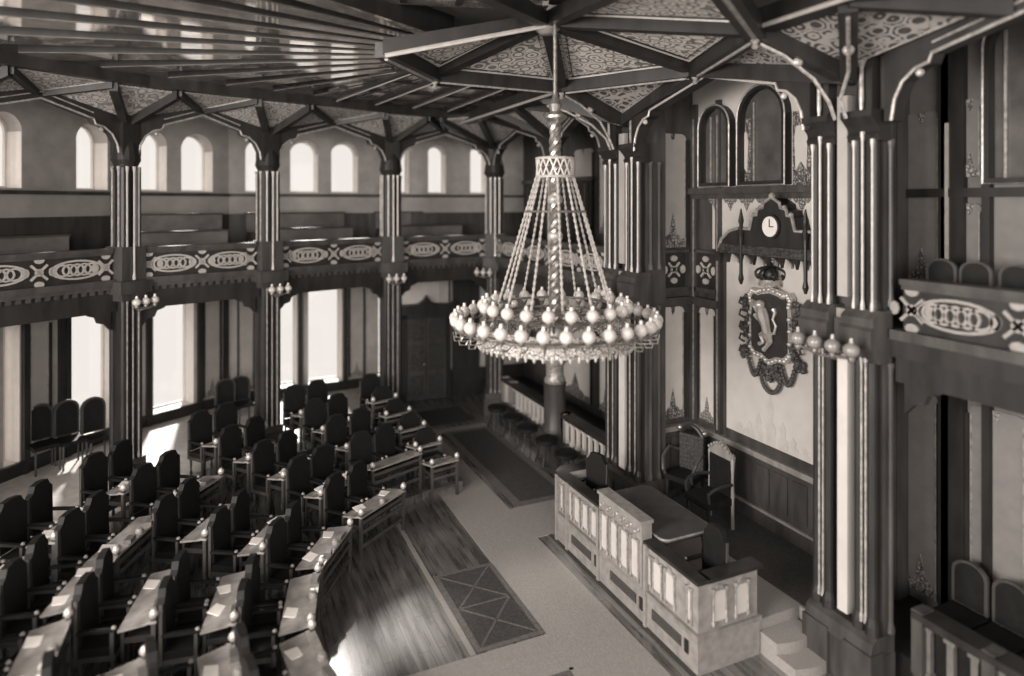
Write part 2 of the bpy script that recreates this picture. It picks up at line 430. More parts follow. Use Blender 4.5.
# double door
dp, dq = pseg(S01, 404, 446)
d = MB(M); d.box(dp - .1, .02, 0, dp + .02, .2, 2.75); d.box(dq - .02, .02, 0, dq + .1, .2, 2.75); d.box(dp - .1, .02, 2.6, dq + .1, .2, 2.75)
door = struct(d.build('door_1', WD))
cx = (dp + dq) / 2
pd = MB(M).prism([(dp - .2, 2.75), (dq + .2, 2.75), (dq + .22, 3.1), (dq + .12, 3.02), (cx + .25, 3.06), (cx + .1, 3.16), (cx, 3.3), (cx - .1, 3.16), (cx - .25, 3.06), (dp - .12, 3.02), (dp - .22, 3.1)], .02, .3, 'y')
pd.build('door_pediment', WD, door)
for x0, x1 in ((dp + .02, cx - .01), (cx + .01, dq - .02)):
    l = MB(M).box(x0, .04, .02, x1, .1, 2.6)
    leaf = l.build('door_leaf', WM, door)
    pm = MB(M)
    for z0, z1 in ((.15, .8), (.95, 1.75), (1.9, 2.5)):
        pm.box(x0 + .08, .1, z0, x1 - .08, .12, z1)
        pm.box(x0 + .14, .12, z0 + .06, x1 - .14, .135, z1 - .06)
    pm.build('door_panelling', CARVE, leaf)
MB(M).ball((cx + .07, .16, 1.15), .035, 8, 6).build('door_handle', BRASS, door)

# ------------------------------------------------------------------ galleries (floor slab along the curve and the straight wall)
mb = MB()
for i in range(5):
    a, b = KN[i], KN[i + 1]; c, e = [(OUT[0]), (OUT[1]), (OUT[2]), (OUT[3]), (OUT[4]), (OUT[5])][i + 1], OUT[i]
    if i == 0: e = (7.6, 20.0)
    mb.prism([a, b, c, e], 4.3, 4.6)
mb.box(7.6, 11.7, 4.3, 9.4, 19.9, 4.6); mb.box(7.65, -1, 4.3, 9.3, 6.4, 4.6)
struct(mb.build('floor_gallery', WD))

def ornament(mb, cx, cz, kind, h, y0, y1):
    def ring(x, z, ro_x, ro_z, t, n=20):
        for i in range(n):
            a, b = 2 * math.pi * i / n, 2 * math.pi * (i + 1) / n
            mb.prism([(x + ro_x * math.cos(a), z + ro_z * math.sin(a)), (x + ro_x * math.cos(b), z + ro_z * math.sin(b)),
                      (x + (ro_x - t) * math.cos(b), z + (ro_z - t) * math.sin(b)), (x + (ro_x - t) * math.cos(a), z + (ro_z - t) * math.sin(a))], y0, y1, 'y')
    if kind == 'oval':
        ring(cx, cz, h * 1.15, h * .46, .035)
        for k in (-.62, 0, .62): ring(cx + k * h, cz, h * .34, h * .3, .035, 12)
        for k in (-.31, .31): ring(cx + k * h, cz, h * .34, h * .3, .03, 12)
    else:
        ring(cx, cz, h * .2, h * .2, .05, 10)
        for dx, dz in ((0, .62), (0, -.62), (.62, 0), (-.62, 0)):
            px, pz = cx + dx * h, cz + dz * h
            mb.prism([(px + .24 * h * math.cos(2 * math.pi * k / 8) * (1 if dx == 0 else .7), pz + .24 * h * math.sin(2 * math.pi * k / 8) * (.7 if dx == 0 else 1)) for k in range(8)], y0, y1, 'y')
        for a in (45, 135):
            c_, s_ = math.cos(R(a)) * h * .55, math.sin(R(a)) * h * .55; n_ = (-math.sin(R(a)) * .02, math.cos(R(a)) * .02)
            mb.prism([(cx - c_ + n_[0], cz - s_ + n_[1]), (cx + c_ + n_[0], cz + s_ + n_[1]), (cx + c_ - n_[0], cz + s_ - n_[1]), (cx - c_ - n_[0], cz - s_ - n_[1])], y0, y1, 'y')
def parapet(A, B, label, gilt=GILT, x0=.3, x1=.3, st=1.45):
    """room on the left side of A->B"""
    M, L = frame2(A, B); t = thing('gallery_parapet', label, 'parapet')
    a, b = x0, L - x1
    MB(M).box(a, -.1, 4.6, b, .02, 5.2).build('back_board', WD, t)
    mb = MB(M); mb.box(a, -.16, 5.2, b, .1, 5.27); mb.box(a, -.1, 5.14, b, .06, 5.2); mb.build('handrail', WM, t)
    mb = MB(M); mb.box(a - .1, -.05, 4.52, b + .1, .14, 4.64); mb.box(a - .1, -.05, 4.44, b + .1, .09, 4.52); mb.build('cornice', WM, t)
    mb = MB(M); mb.box(a - .1, -.1, 3.98, b + .1, .02, 4.44)
    mb.prism([(a, 4.0), (a + .5, 4.0), (a + .42, 3.94), (a + .3, 3.9), (a + .25, 3.78), (a + .12, 3.74), (a, 3.6)], -.08, .0, 'y')
    mb.prism([(b, 4.0), (b - .5, 4.0), (b - .42, 3.94), (b - .3, 3.9), (b - .25, 3.78), (b - .12, 3.74), (b, 3.6)], -.08, .0, 'y')
    mb.build('fascia', WD, t)
    mb = MB(M); n = int((b - a) / .16)
    for i in range(n): mb.box(a + .16 * i + .03, .02, 4.36, a + .16 * i + .11, .07, 4.44)
    mb.build('dentil_band', WM, t)
    mb = MB(M); wd = b - a; h = .42; cz = 4.9
    nrep = max(1, round(wd / st)); step = wd / nrep
    for k in range(nrep):
        ornament(mb, a + step * (k + .5), cz, 'oval', .42, .02, .045)
    for k in range(nrep + 1):
        ornament(mb, min(b - .12, max(a + .12, a + step * k)), cz, 'cross', .36, .02, .045)
    mb.build('tracery', gilt, t)
    return t
bay = ['gallery parapet over the double doors', 'gallery parapet between the first and second columns from the doors',
       'gallery parapet between the second and third columns from the doors', 'gallery parapet past the third column from the doors',
       'gallery parapet at the far end of the curve']
for i in range(5): parapet(KN[i], KN[i + 1], 'dark ' + bay[i] + ', pale interlace')
SLIM = (7.62, 14.4)
parapet((7.6, 11.8), SLIM, 'dark gallery parapet between the massive pier and the slim column', x0=.1, x1=.15)
parapet(SLIM, KN[0], 'dark gallery parapet between the slim column and corner column', x0=.15, x1=.3)
parapet((7.75, -1.0), (7.75, 5.42), 'dark gallery parapet with large oval rosette beyond the nearest pier', x0=0, x1=0, st=1.2, gilt=GILD2)

BEN = mat('bench_oak', .13, .45, var=.2, scale=4)
# stalls / benches in the curved gallery
for i in range(5):
    A, B = KN[i], KN[i + 1]; M, L = frame2(A, B)
    for j, (y, z) in enumerate(((-.9, 5.0), (-1.75, 5.4))):
        t = thing('gallery_bench', 'long dark %s gallery bench %s' % (('front', 'raised rear')[j], ('over the doors', 'in the first bay from the doors', 'in the second bay from the doors', 'in the third bay from the doors', 'at the curve end')[i]), 'bench', group='gallery benches')
        e = (-.05, .12)[j]; MB(M).box(.35 - e, y - .45, 4.6, L - .35 + e, y + .25, z - .38).build('step_box', WD, t)
        MB(M).box(.4 - e, y - .4, z - .38, L - .4 + e, y, z - .02 + .05).build('seat', WM, t)
        MB(M).box(.4 - e, y - .5, z - .1, L - .4 + e, y - .4, z + .5).build('backrest', BEN, t)
        MB(M).box(.38 - e, y - .54, z + .5, L - .38 + e, y - .36, z + .54).build('top_rail', WM, t)

# ------------------------------------------------------------------ columns
def rod(M, x, y, z0, z1, r, m, parent, name='gilt_colonnette'):
    prof = [(r * 1.7, z0), (r * 1.7, z0 + .06), (r * 1.1, z0 + .12), (r, z0 + .16), (r, z1 - .14), (r * 1.2, z1 - .1), (r * 1.7, z1 - .04), (r * 1.7, z1)]
    return MB(M).lathe(prof, (x, y, 0), 8).build(name, m, parent, True)
def column(x, y, face, label, z0=0.0, wdt=.225, cap=7.05):
    a = math.atan2(face[1] - y, face[0] - x)
    t = thing('clustered_column', label, 'column', (x, y, 0), a)
    I = Matrix()
    b = MB(); b.box(-wdt - .08, -wdt - .08, z0, wdt + .08, wdt + .08, z0 + .45); b.box(-wdt - .04, -wdt - .04, z0 + .45, wdt + .04, wdt + .04, z0 + .62); b.build('base', WM, t)
    s = MB(); s.box(-wdt + .05, -wdt + .05, z0 + .62, wdt - .05, wdt - .05, 4.2)
    for sx in (-1, 1):
        for sy in (-1, 1): s.lathe([(.07, z0 + .62), (.07, 4.2)], (sx * (wdt - .06), sy * (wdt - .06), 0), 10)
    s.build('lower_shaft', WD, t)
    g = MB(); g.box(-wdt - .05, -wdt - .05, 4.2, wdt + .05, wdt + .05, 4.34); g.box(-wdt - .12, -wdt - .12, 4.34, wdt + .12, wdt + .12, 4.6); g.box(-wdt - .04, -wdt - .04, 4.6, wdt + .04, wdt + .04, 5.3)
    g.build('belt', WM, t)
    u = MB(); u.lathe([(wdt - .08, 5.3), (wdt - .08, cap - .1)], n=12)
    for k in range(4):
        aa = R(45 + 90 * k); u.lathe([(.08, 4.65), (.08, cap - .12)], ((wdt - .02) * math.cos(aa), (wdt - .02) * math.sin(aa), 0), 10)
    u.build('upper_shaft', WD, t)
    c = MB()
    c.lathe([(wdt, cap - .18), (wdt + .03, cap - .14), (wdt, cap - .1), (wdt + .01, cap - .06), (wdt + .06, cap + .04), (wdt + .02, cap + .3), (wdt - .05, cap + .5)], n=16); c.box(-.2, -.2, cap + .12, .2, .2, 8.3)
    c.build('capital', WD, t)
    for yy in (-.16, .0, .16):
        rod(I, wdt - .0 if yy else wdt + .04, yy * .8, 4.62, cap - .1, .020, GILT, t)
        rod(I, wdt - .0, yy * .8, z0 + .62, 4.2, .016, GILD, t)
    for xx in (-.1, .1):
        for sy in (-1, 1): rod(I, xx, sy * (wdt + .0), 4.62, cap - .1, .022, GILD, t)
    return t
column(*KN[0], (4.5, 8.7), 'clustered column in the corner between doors and balustrade', 0, wdt=.25)
column(*KN[1], (4.5, 8.7), 'clustered column beside the double doors', 0, wdt=.25)
column(*KN[2], (4.5, 8.7), 'clustered column standing second from the double doors', .3)
column(*KN[3], (4.5, 8.7), 'clustered column standing third from the double doors', .3)
column(*KN[4], (4.5, 8.7), 'clustered column standing fourth from the double doors', .3)
column(*KN[5], (4.5, 8.7), 'clustered column standing fifth from the double doors', .3)
# slim column between balustrades
t = thing('slim_column', 'slim round column with carved capital between the two balustrades', 'column', (7.66, 14.4, 0))
MB().box(-.32, -.32, 0, .32, .32, .6).build('base', WM, t)
MB().lathe([(.31, .6), (.31, .7), (.27, .78), (.27, 1.7), (.3, 1.78)], n=16).build('drum', WM, t, True)
MB().lathe([(.25, 1.78), (.27, 1.85), (.22, 1.95), (.22, 2.2), (.3, 2.32), (.3, 2.4)], n=16).build('carved_band', GILD, t, True)
MB().lathe([(.2, 2.4), (.2, 4.3), (.2, 4.35), (.2, 4.7), (.13, 4.75), (.13, 6.9), (.24, 7.1), (.24, 7.2)], n=16).box(-.14, -.14, 7.2, .14, .14, 8.3).build('shaft', WM, t, True)
for k in range(5):
    a = R(120 + 30 * k); rod(Matrix(), .16 * math.cos(a), .16 * math.sin(a), 4.7, 6.95, .02, GILD, t)

def pier(y0, y1, label):
    """massive pier on the president's wall, front face x about 7.5"""
    t = thing('massive_pier', label, 'pier'); ym = (y0 + y1) / 2; XB = 7.82 if y0 < 8 else 8.12; CW = .32 if y0 < 8 else .44; SW = .075 if y0 < 8 else .1; RM = GILD2 if y0 < 8 else GILT
    b = MB(); b.box(7.42, y0 - .03, 0, XB, y1 + .03, .55)
    for a, c in ((y0, y0 + CW), (y1 - CW, y1)): b.box(7.36, a - .04, 0, 7.6, c + .04, .6)
    b.build('plinth', WM, t)
    b = MB(); b.prism([(7.38, .55), (7.42, .72), (7.5, .78), (XB, .78), (XB, .55)], y0 - .02, y1 + .02, 'y')
    b.build('base_moulding', WM, t)
    MB().box(7.66, y0, .7, XB, y1, 8.35).build('core', WM, t)
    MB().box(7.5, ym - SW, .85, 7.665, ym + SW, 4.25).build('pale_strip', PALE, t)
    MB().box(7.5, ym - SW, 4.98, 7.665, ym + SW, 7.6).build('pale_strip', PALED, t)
    for a, c in ((y0, y0 + CW), (y1 - CW, y1)):
        m_ = (a + c) / 2
        s = MB(); s.box(7.52, a + .05, .78, 7.68, c - .05, 4.3)
        for yy in (a + .07, c - .07): s.lathe([(.085, .78), (.085, .9), (.06, 1.0), (.06, 4.2)], (7.53, yy, 0), 12)
        s.build('lower_shaft', WD, t)
        s = MB(); s.box(7.52, a + .05, 4.8, 7.68, c - .05, 7.05)
        for yy in (a + .04, c - .04): s.lathe([(.07, 4.8), (.07, 4.9), (.055, 5.0), (.055, 7.0)], (7.53, yy, 0), 12)
        s.build('upper_shaft', WD, t)
        for yy in (a + .13, c - .13): rod(Matrix(), 7.49, yy, .9, 4.25, .016, GILD, t)
        for yy in (a + .03, m_, c - .03): rod(Matrix(), 7.47 if yy == m_ else 7.48, yy, 4.85, 7.0 if yy != m_ else 7.1, .018, RM, t)
        c_ = MB(); c_.prism([(7.5, 6.98), (7.46, 7.05), (7.5, 7.1), (7.46, 7.16), (7.34, 7.28), (7.34, 7.36), (7.7, 7.36), (7.7, 6.98)], a - .06, c + .06, 'y'); c_.box(7.5, a + .05, 7.36, 7.7, c - .05, 8.3)
        c_.build('capital', WD, t)
        l = MB(); l.lathe([(.02, 7.36), (.03, 7.5), (.025, 7.9), (.06, 8.0)], (7.45, m_, 0), 8); l.build('pendant_shaft', GILD, t)
        l = MB(); l.prism([(7.5, 4.2), (7.4, 4.34), (7.32, 4.4), (7.32, 4.62), (7.36, 4.66), (7.36, 4.76), (7.48, 4.86), (7.7, 4.86), (7.7, 4.2)], a - .07, c + .07, 'y'); l.build('belt', WM, t)
    MB().box(7.45, y0 + .4, 4.3, 7.68, y1 - .4, 4.7).build('belt_link', WM, t)
    MB().box(7.5, ym - .1, 4.7, 7.68, ym + .1, 4.82).build('pale_block', RM, t)
    for z0_, z1_ in ((.8, 4.2), (4.9, 7.0)):
        for x in ((7.75,) if y0 < 8 else (7.75, 7.95)): rod(Matrix(), x, y0 - .02, z0_, z1_, .03, WM, t, 'side_colonnette')
    return t
pier(5.62, 6.58, 'massive clustered pier between the lion alcove and the nearest gallery')
pier(10.62, 11.85, 'massive clustered pier between the lion alcove and slim column')

# ------------------------------------------------------------------ arches above the galleries
def timber_arch(A, B, label, zs=7.15, za=8.15, zt=8.5, th=.22, x0=.2, gilt=GILD):
    M, L = frame2(A, B); t = thing('timber_arch', label, 'arch'); h = L / 2
    low = [(x0, zs), (x0 + .04, zs + .25), (x0 + .14, zs + .45), (x0 + .3, zs + .58), (min(h * .55, x0 + .46), zs + .62), (min(h * .6, x0 + .5), zs + .72)]
    low.append((h, za)); mir = [(L - a, b) for a, b in low[::-1][1:]]
    full = low + mir
    mb = MB(M)
    for i in range(len(full) - 1):
        (a, b), (c, e) = full[i], full[i + 1]
        mb.prism([(a, b), (c, e), (c, max(zt, e + .1)), (a, max(zt, e + .1))], -th / 2, th / 2, 'y')
    mb.box(0, -th / 2, zs, x0, th / 2, zt); mb.box(L - x0, -th / 2, zs, L, th / 2, zt)
    mb.build('spandrel', WD, t)
    MB(M).tube([(a, th / 2 + .01, b) for a, b in full], .022, 6).build('gilt_edge', gilt, t)
    MB(M).tube([(a, th / 2 + .005, b + .12) for a, b in full[5:-5]], .014, 6).build('edge_roll', gilt, t)
    # cusped drops inside
    for s in (1, -1):
        cx = x0 + .3 if s > 0 else L - x0 - .3
        MB(M).ball((cx + s * .05, th / 2, zs + .52), .05, 8, 6).build('drop_knob', gilt, t)
    return t
al = ['over the double doors', 'in the first bay from the doors', 'in the second bay from the doors', 'in the third bay from the doors', 'at the curve end']
for i in range(5): timber_arch(KN[i], KN[i + 1], 'dark pointed timber arch high ' + al[i])
timber_arch((7.6, 11.8), (7.6, 14.4), 'dark pointed arch between the massive pier and slim column')
timber_arch((7.6, 14.4), (7.6, 18.1), 'dark pointed arch between slim column and corner column')
timber_arch((7.5, 6.5), (7.5, 10.7), 'dark pointed timber arch above the lion alcove', zs=7.2, za=8.28, zt=8.55, th=.26, x0=.1, gilt=GILT)
timber_arch((7.6, 1.3), (7.6, 5.5), 'dark pointed timber arch over the nearest gallery bay', zs=7.2, za=8.28, zt=8.55, x0=.1)

# ------------------------------------------------------------------ ceiling
mb = MB(); mb.prism([(10.8, -3), (10.8, 20.3), (4.3, 20.75), (.15, 20.55), (-2.3, 19.0), (-7.0, 13.3), (-9.3, 8.3), (-9.3, -3)], CEIL, CEIL + .2); struct(mb.build('ceiling', mat('ceiling_boarding', .10, .4, var=.2)))
HUB = [(6.0, 11.0), (7.25, 8.7), (6.3, 6.4), (3.9, 4.6), (1.3, 5.6), (2.2, 9.35), (3.45, 10.85)]
HZ = 8.5; HC = Vector((4.5, 8.7, 9.0))
def inset(tri, d):
    c = sum(tri, Vector()) / 3
    return [p + (c - p) * d for p in tri]
for i in range(7):
    a = Vector((*HUB[i], HZ)); b = Vector((*HUB[(i + 1) % 7], HZ))
    if i != 4: o = struct(MB().beam(a, b, .26, .22).build('ceiling_beam', WD))
    o = struct(MB().beam(a + Vector((0, 0, .02)), HC, .2, .2).build('ceiling_beam', WD))
    if i in (3, 4):
        struct(MB().lathe([(.02, -.34), (.05, -.31), (.03, -.27), (.06, -.23), (.08, -.2), (.08, 0)], a, 12).build('ceiling_boss', GILD2, None, True)); continue
    tri = [a, b, HC]
    struct(MB().slab([p + Vector((0, 0, -.02)) for p in tri], .03).build('ceiling_panel', LACEH))
    # gilded moulding framing each panel
    q = [p + Vector((0, 0, -.035)) for p in inset(tri, .2)]
    struct(MB().tube(q, .022, 6, True).build('ceiling_moulding', GILT))
    q = [p + Vector((0, 0, -.04)) for p in inset(tri, .30)]
    struct(MB().tube(q, .012, 6, True).build('ceiling_moulding', WD))
    struct(MB().tube([a + Vector((0, 0, -.22)) + (b - a).normalized() * .1, b + Vector((0, 0, -.22)) - (b - a).normalized() * .1], .03, 6).build('ceiling_moulding', GILD))
    if i != 5: struct(MB().lathe([(.02, -.34), (.05, -.31), (.03, -.27), (.06, -.23), (.08, -.2), (.08, 0)], a, 12).build('ceiling_boss', GILD2, None, True))
struct(MB().lathe([(.1, -.3), (.2, -.22), (.26, -.1), (.3, 0.05)], HC, 16).build('ceiling_boss', GILD2, None, True))

# fan of varnished boards over the curve
FF = Vector((4.5, 10.4))
def edge_pt(ang):
    """where a ray from the fan centre meets the ceiling edge line"""
    d = Vector((math.cos(R(ang)), math.sin(R(ang)))); best = 30
    for i in range(len(EDGE) - 1):
        a, b = Vector(EDGE[i]), Vector(EDGE[i + 1]); e = b - a
        den = d.x * e.y - d.y * e.x
        if abs(den) < 1e-9: continue
        tt = ((a.x - FF.x) * e.y - (a.y - FF.y) * e.x) / den; s = ((a.x - FF.x) * d.y - (a.y - FF.y) * d.x) / den
        if tt > 0 and -.001 <= s <= 1.001: best = min(best, tt)
    return best
EDGE = [(6.3, 6.4), (6.3, 11.0), (6.3, 17.1)] + [tuple(p) for p in offp(KN, 1.0)[1:]] + [(-7.5, 8), (-7.5, 2)]
ang = 102
while ang < 232:
    half = 2.15; r1 = edge_pt(ang) - .05; r0 = 1.3
    if r1 < 20:
        def P(r, a): return (FF.x + r * math.cos(R(a)), FF.y + r * math.sin(R(a)))
        pl = [P(r0, ang - half), P(r1, ang - half), P(r1, ang + half), P(r0, ang + half)]
        bo = struct(MB().prism(pl, 8.72, CEIL).build('ceiling_beam', WD)); MB().prism(pl, 8.7, 8.72).build('varnished_face', FANW, bo)
        if ang < 128:
            for r in (2.6, 4.2, 5.6):
                if r < r1 - .3:
                    p, q = P(r, ang + half), P(r, ang + 9.0 - half); struct(MB().beam((*p, CEIL), (*q, CEIL), .16, .36).build('ceiling_beam', WD))
    ang += 9.0
# pale coffers between the hub, the curve and the straight wall beam
COF = mat('pale_coffer_board', .72, .16, metal=.75, var=.15)
for i, x in enumerate((5.6, 4.9, 4.2, 3.5)):
    struct(MB().beam((x, 11.1, 8.72), (x - .6 * i * .5, 16.7 - .18 * i, 8.74), .12, .09).build('ceiling_beam', WD))
    struct(MB().tube([(x + .07, 11.1, 8.64), (x + .07 - .3 * i, 16.7 - .18 * i, 8.64)], .018, 5).build('ceiling_moulding', GILT))
for j, y in enumerate((12.2, 13.5, 14.8, 16.0)):
    struct(MB().beam((6.2, y, 8.72), (3.0 - .25 * j, y - .1, 8.74), .1, .05).build('ceiling_beam', WD))
struct(MB().prism([(6.25, 11.0), (6.25, 17.0), (2.2, 16.3), (3.2, 11.0)], 8.74, 8.78).build('ceiling_panel', COF))
# varnished boards of the near half, parallel to the hub's long edge
u_ = (Vector((HC.x, HC.y)) - Vector(HUB[5])).normalized(); n_ = Vector((u_.y, -u_.x))
if n_.y > 0: n_ = -n_
for k in range(9):
    p = Vector(HUB[5]) + n_ * (.42 + .46 * k) - u_ * (.2 + .5 * k); q = p + u_ * (2.5 + .45 * k)
    struct(MB().beam((*p, 9.08), (*q, 9.08), .26, .12).build('ceiling_beam', FANW))
    for j in range(3):
        c_ = p.lerp(q, .2 + .3 * j); struct(MB().beam((*(c_), 9.0), (*(c_ + n_ * .34), 9.0), .1, .06).build('ceiling_beam', WD))
e_ = Vector((*HUB[5], 8.28)); struct(MB().tube([e_ + Vector((0, -.12, .0)), HC + Vector((-.1, -.12, -.22))], .035, 6).build('ceiling_moulding', GILT))
# big straight beams parallel to the wall
for a, b in (((6.3, 11.0), (6.3, 17.3)), ((6.3, 6.4), (6.3, -1.5))):
    struct(MB().beam((*a, 8.62), (*b, 8.62), .3, .26).build('ceiling_beam', WD))
    struct(MB().tube([(a[0] - .16, a[1], 8.38), (b[0] - .16, b[1], 8.38)], .03, 6).build('ceiling_moulding', GILT))
for i in range(2, len(EDGE) - 1):
    struct(MB().beam((*EDGE[i], 8.72), (*EDGE[i + 1], 8.72), .22, .22).build('ceiling_beam', WD))
# coves
def tri_panel(a, b, c, m=LACED, rib=True, gap=.16):
    T = [Vector(a), Vector(b), Vector(c)]
    struct(MB().slab(T, .03).build('ceiling_panel', WD))
    q = [p + Vector((0, 0, -.02)) for p in inset(T, gap)]
    struct(MB().slab(q, .02).build('ceiling_panel', m))
    struct(MB().tube([p + Vector((0, 0, -.01)) for p in q], .012, 5, True).build('ceiling_moulding', GILD))
def cove(H, En, Ep, Mn, Mp, hz=7.9, ez=8.52, mz=8.3, m=LACED):
    H3 = Vector((*H, hz)); a = Vector((*En, ez)); b = Vector((*Ep, ez))
    tri_panel(H3, a, b, m)
    for E, Mx in ((a, Mn), (b, Mp)):
        struct(MB().beam(H3 + Vector((0, 0, .02)), E + Vector((0, 0, .02)), .15, .2).build('ceiling_beam', WD))
        if Mx is not None:
            M3 = Vector((*Mx, mz)); tri_panel(H3, M3, E, m)
            struct(MB().beam(E + Vector((0, 0, .03)), M3 + Vector((0, 0, .03)), .12, .16).build('ceiling_beam', WD))
EO = offp(KN, 1.0)
for i in range(1, 5):
    H = Vector(KN[i]); tdir = (Vector(KN[i + 1]) - Vector(KN[i - 1])).normalized() if i < 5 else Vector((0, 1))
    E = EO[i]; Mn = (Vector(KN[i]) + Vector(KN[i - 1])) / 2; Mp = (Vector(KN[i]) + Vector(KN[i + 1])) / 2
    cove(H, E - tdir * .62, E + tdir * .62, Mn, Mp)
cove(Vector((7.6, 18.1)), Vector((6.3, 16.0)), Vector((5.6, 17.0)), Vector((7.6, 16.25)), Vector((6.0, 17.95)))
cove(Vector((7.6, 14.4)), Vector((6.3, 13.8)), Vector((6.3, 15.0)), Vector((7.6, 13.1)), Vector((7.6, 16.25)))
for i in range(1, 4):
    Mp = (Vector(KN[i]) + Vector(KN[i + 1])) / 2
    td1 = (Vector(KN[i + 1]) - Vector(KN[i - 1])).normalized(); td2 = (Vector(KN[i + 2]) - Vector(KN[i])).normalized()
    tri_panel((*(EO[i] + td1 * .62), 8.54), (*(EO[i + 1] - td2 * .62), 8.54), (*Mp, 8.3), LACED)
# coves over the two massive piers
for yc, s in ((11.2, 1), (6.0, -1)):
    H3 = Vector((7.5, yc, 7.95)); V1 = Vector((6.0 if s > 0 else 6.3, 11.0 if s > 0 else 6.4, 8.5)); V2 = Vector((7.25, 8.7, 8.5)); Q1 = Vector((6.3, V1.y + s * 1.35, 8.5)); Q2 = Vector((7.5, yc + s * 1.9, 8.3)); MA = Vector((7.5, 8.7, 8.36))
    tri_panel(H3, V1, V2, LACEC, gap=.2); tri_panel(H3, V1, Q1, LACEC, gap=.2); tri_panel(H3, Q1, Q2, LACEC, gap=.2)
    tri_panel(H3, V2, MA, LACEC, gap=.2)
    for e in (V1, Q1, V2): struct(MB().beam(H3 + Vector((0, 0, .02)), e + Vector((0, 0, .02)), .2, .24).build('ceiling_beam', WD))
    struct(MB().beam(Q1, Q2, .16, .18).build('ceiling_beam', WD))
    for e in (V1, Q1):
        dn = Vector((0, 0, -.24)); k = H3.lerp(e, .12); 
        struct(MB().tube([k + dn + Vector((-.05, 0, -.5)), k + dn + Vector((-.16, 0, -.28)), H3.lerp(e, .38) + dn + Vector((0, 0, -.12)), H3.lerp(e, .7) + dn, H3.lerp(e, .95) + dn], .025, 6).build('ceiling_moulding', GILD))
        struct(MB().ball(H3.lerp(e, .55) + dn, .07, 8, 6).build('ceiling_boss', GILD))

# ------------------------------------------------------------------ the president's wall: alcove, side rooms
mb = MB(); mb.box(9.0, 6.4, 0, 9.2, 10.95, CEIL); struct(mb.build('wall_alcove_back', WM))
mb = MB(); mb.box(7.9, 10.85, 0, 9.2, 11.0, CEIL); struct(mb.build('wall_alcove_north', WM))
mb = MB(); mb.box(7.9, 6.42, 0, 9.3, 6.58, CEIL); struct(mb.build('wall_alcove_south', WM))
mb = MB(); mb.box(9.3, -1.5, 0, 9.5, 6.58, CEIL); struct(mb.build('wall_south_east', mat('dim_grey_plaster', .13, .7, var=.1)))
mb = MB(); mb.box(9.4, 11.0, 0, 9.6, 20.4, CEIL); mb.box(8.1, 11.0, 0, 9.4, 11.15, CEIL); struct(mb.build('wall_east', WM))
mb = MB(); mb.box(7.9, 11.15, 0, 9.4, 19.85, .45); mb.box(8.0, -1.5, 0, 9.3, 6.42, .45); struct(mb.build('floor_side_rooms', WD))

def yl(px, X):      # y on plane x=X seen at column px
    d = ray(px); return d.y * X / d.x
A0 = ((9.0, 6.58), (9.0, 10.85))     # travel +y: room (west) on the left
# dado of the alcove: frame with raised panels
t = thing('alcove_dado', 'dark panelled wooden dado under the lion shield wall', 'panelling')
MB().box(8.94, 6.6, .45, 9.0, 10.85, 1.62).build('back_board', WM, t)
MB().box(8.88, 6.6, 1.62, 9.0, 10.85, 1.72).build('cap_rail', WL, t)
MB().box(8.88, 6.6, .45, 9.0, 10.85, .68).build('skirting', WM, t)
MB().box(8.9, 6.6, .68, 8.95, 10.85, .73).build('lower_bead', WL, t)
y = 6.7
while y < 10.6:
    MB().box(8.92, y, .85, 8.95, y + .3, 1.5).build('raised_panel', WM, t)
    y += .41
t = thing('alcove_dado', 'short dark dado on the alcove side behind the carved chair', 'panelling')
MB().box(8.0, 10.78, .45, 8.94, 10.85, 1.62).build('back_board', WM, t)
MB().box(8.0, 10.72, 1.62, 8.88, 10.85, 1.72).build('cap_rail', WL, t)
for x in (8.05, 8.35, 8.65): MB().box(x, 10.75, .8, x + .22, 10.79, 1.5).build('raised_panel', WM, t)

# narrow panels of the alcove: back wall beside the arms, and side wall
A1 = ((7.9, 10.85), (9.0, 10.85))
M_side = (Vector((9.0, 10.85)), Vector((7.9, 10.85)))      # travel -x : room (south) on left
S_ = ((9.0, 10.85), (7.9, 10.85))
sp = sorted((9.0 - x for x in (8.75, 8.15)))
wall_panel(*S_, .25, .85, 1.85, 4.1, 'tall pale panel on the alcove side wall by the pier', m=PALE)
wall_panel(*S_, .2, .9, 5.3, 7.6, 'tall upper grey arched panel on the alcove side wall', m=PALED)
B_ = ((9.0, 6.58), (9.0, 10.85))
y0, y1 = sorted((yl(700, 9.0), yl(717, 9.0)))
wall_panel(*B_, y0 - 6.58, y1 - 6.58, 1.85, 4.1, 'tall pale panel in the corner beside the lion shield', m=PALE)
wall_panel(*B_, .12, .62, 1.85, 4.1, 'tall pale panel beside the lion shield, hidden side near pier', m=PALE)
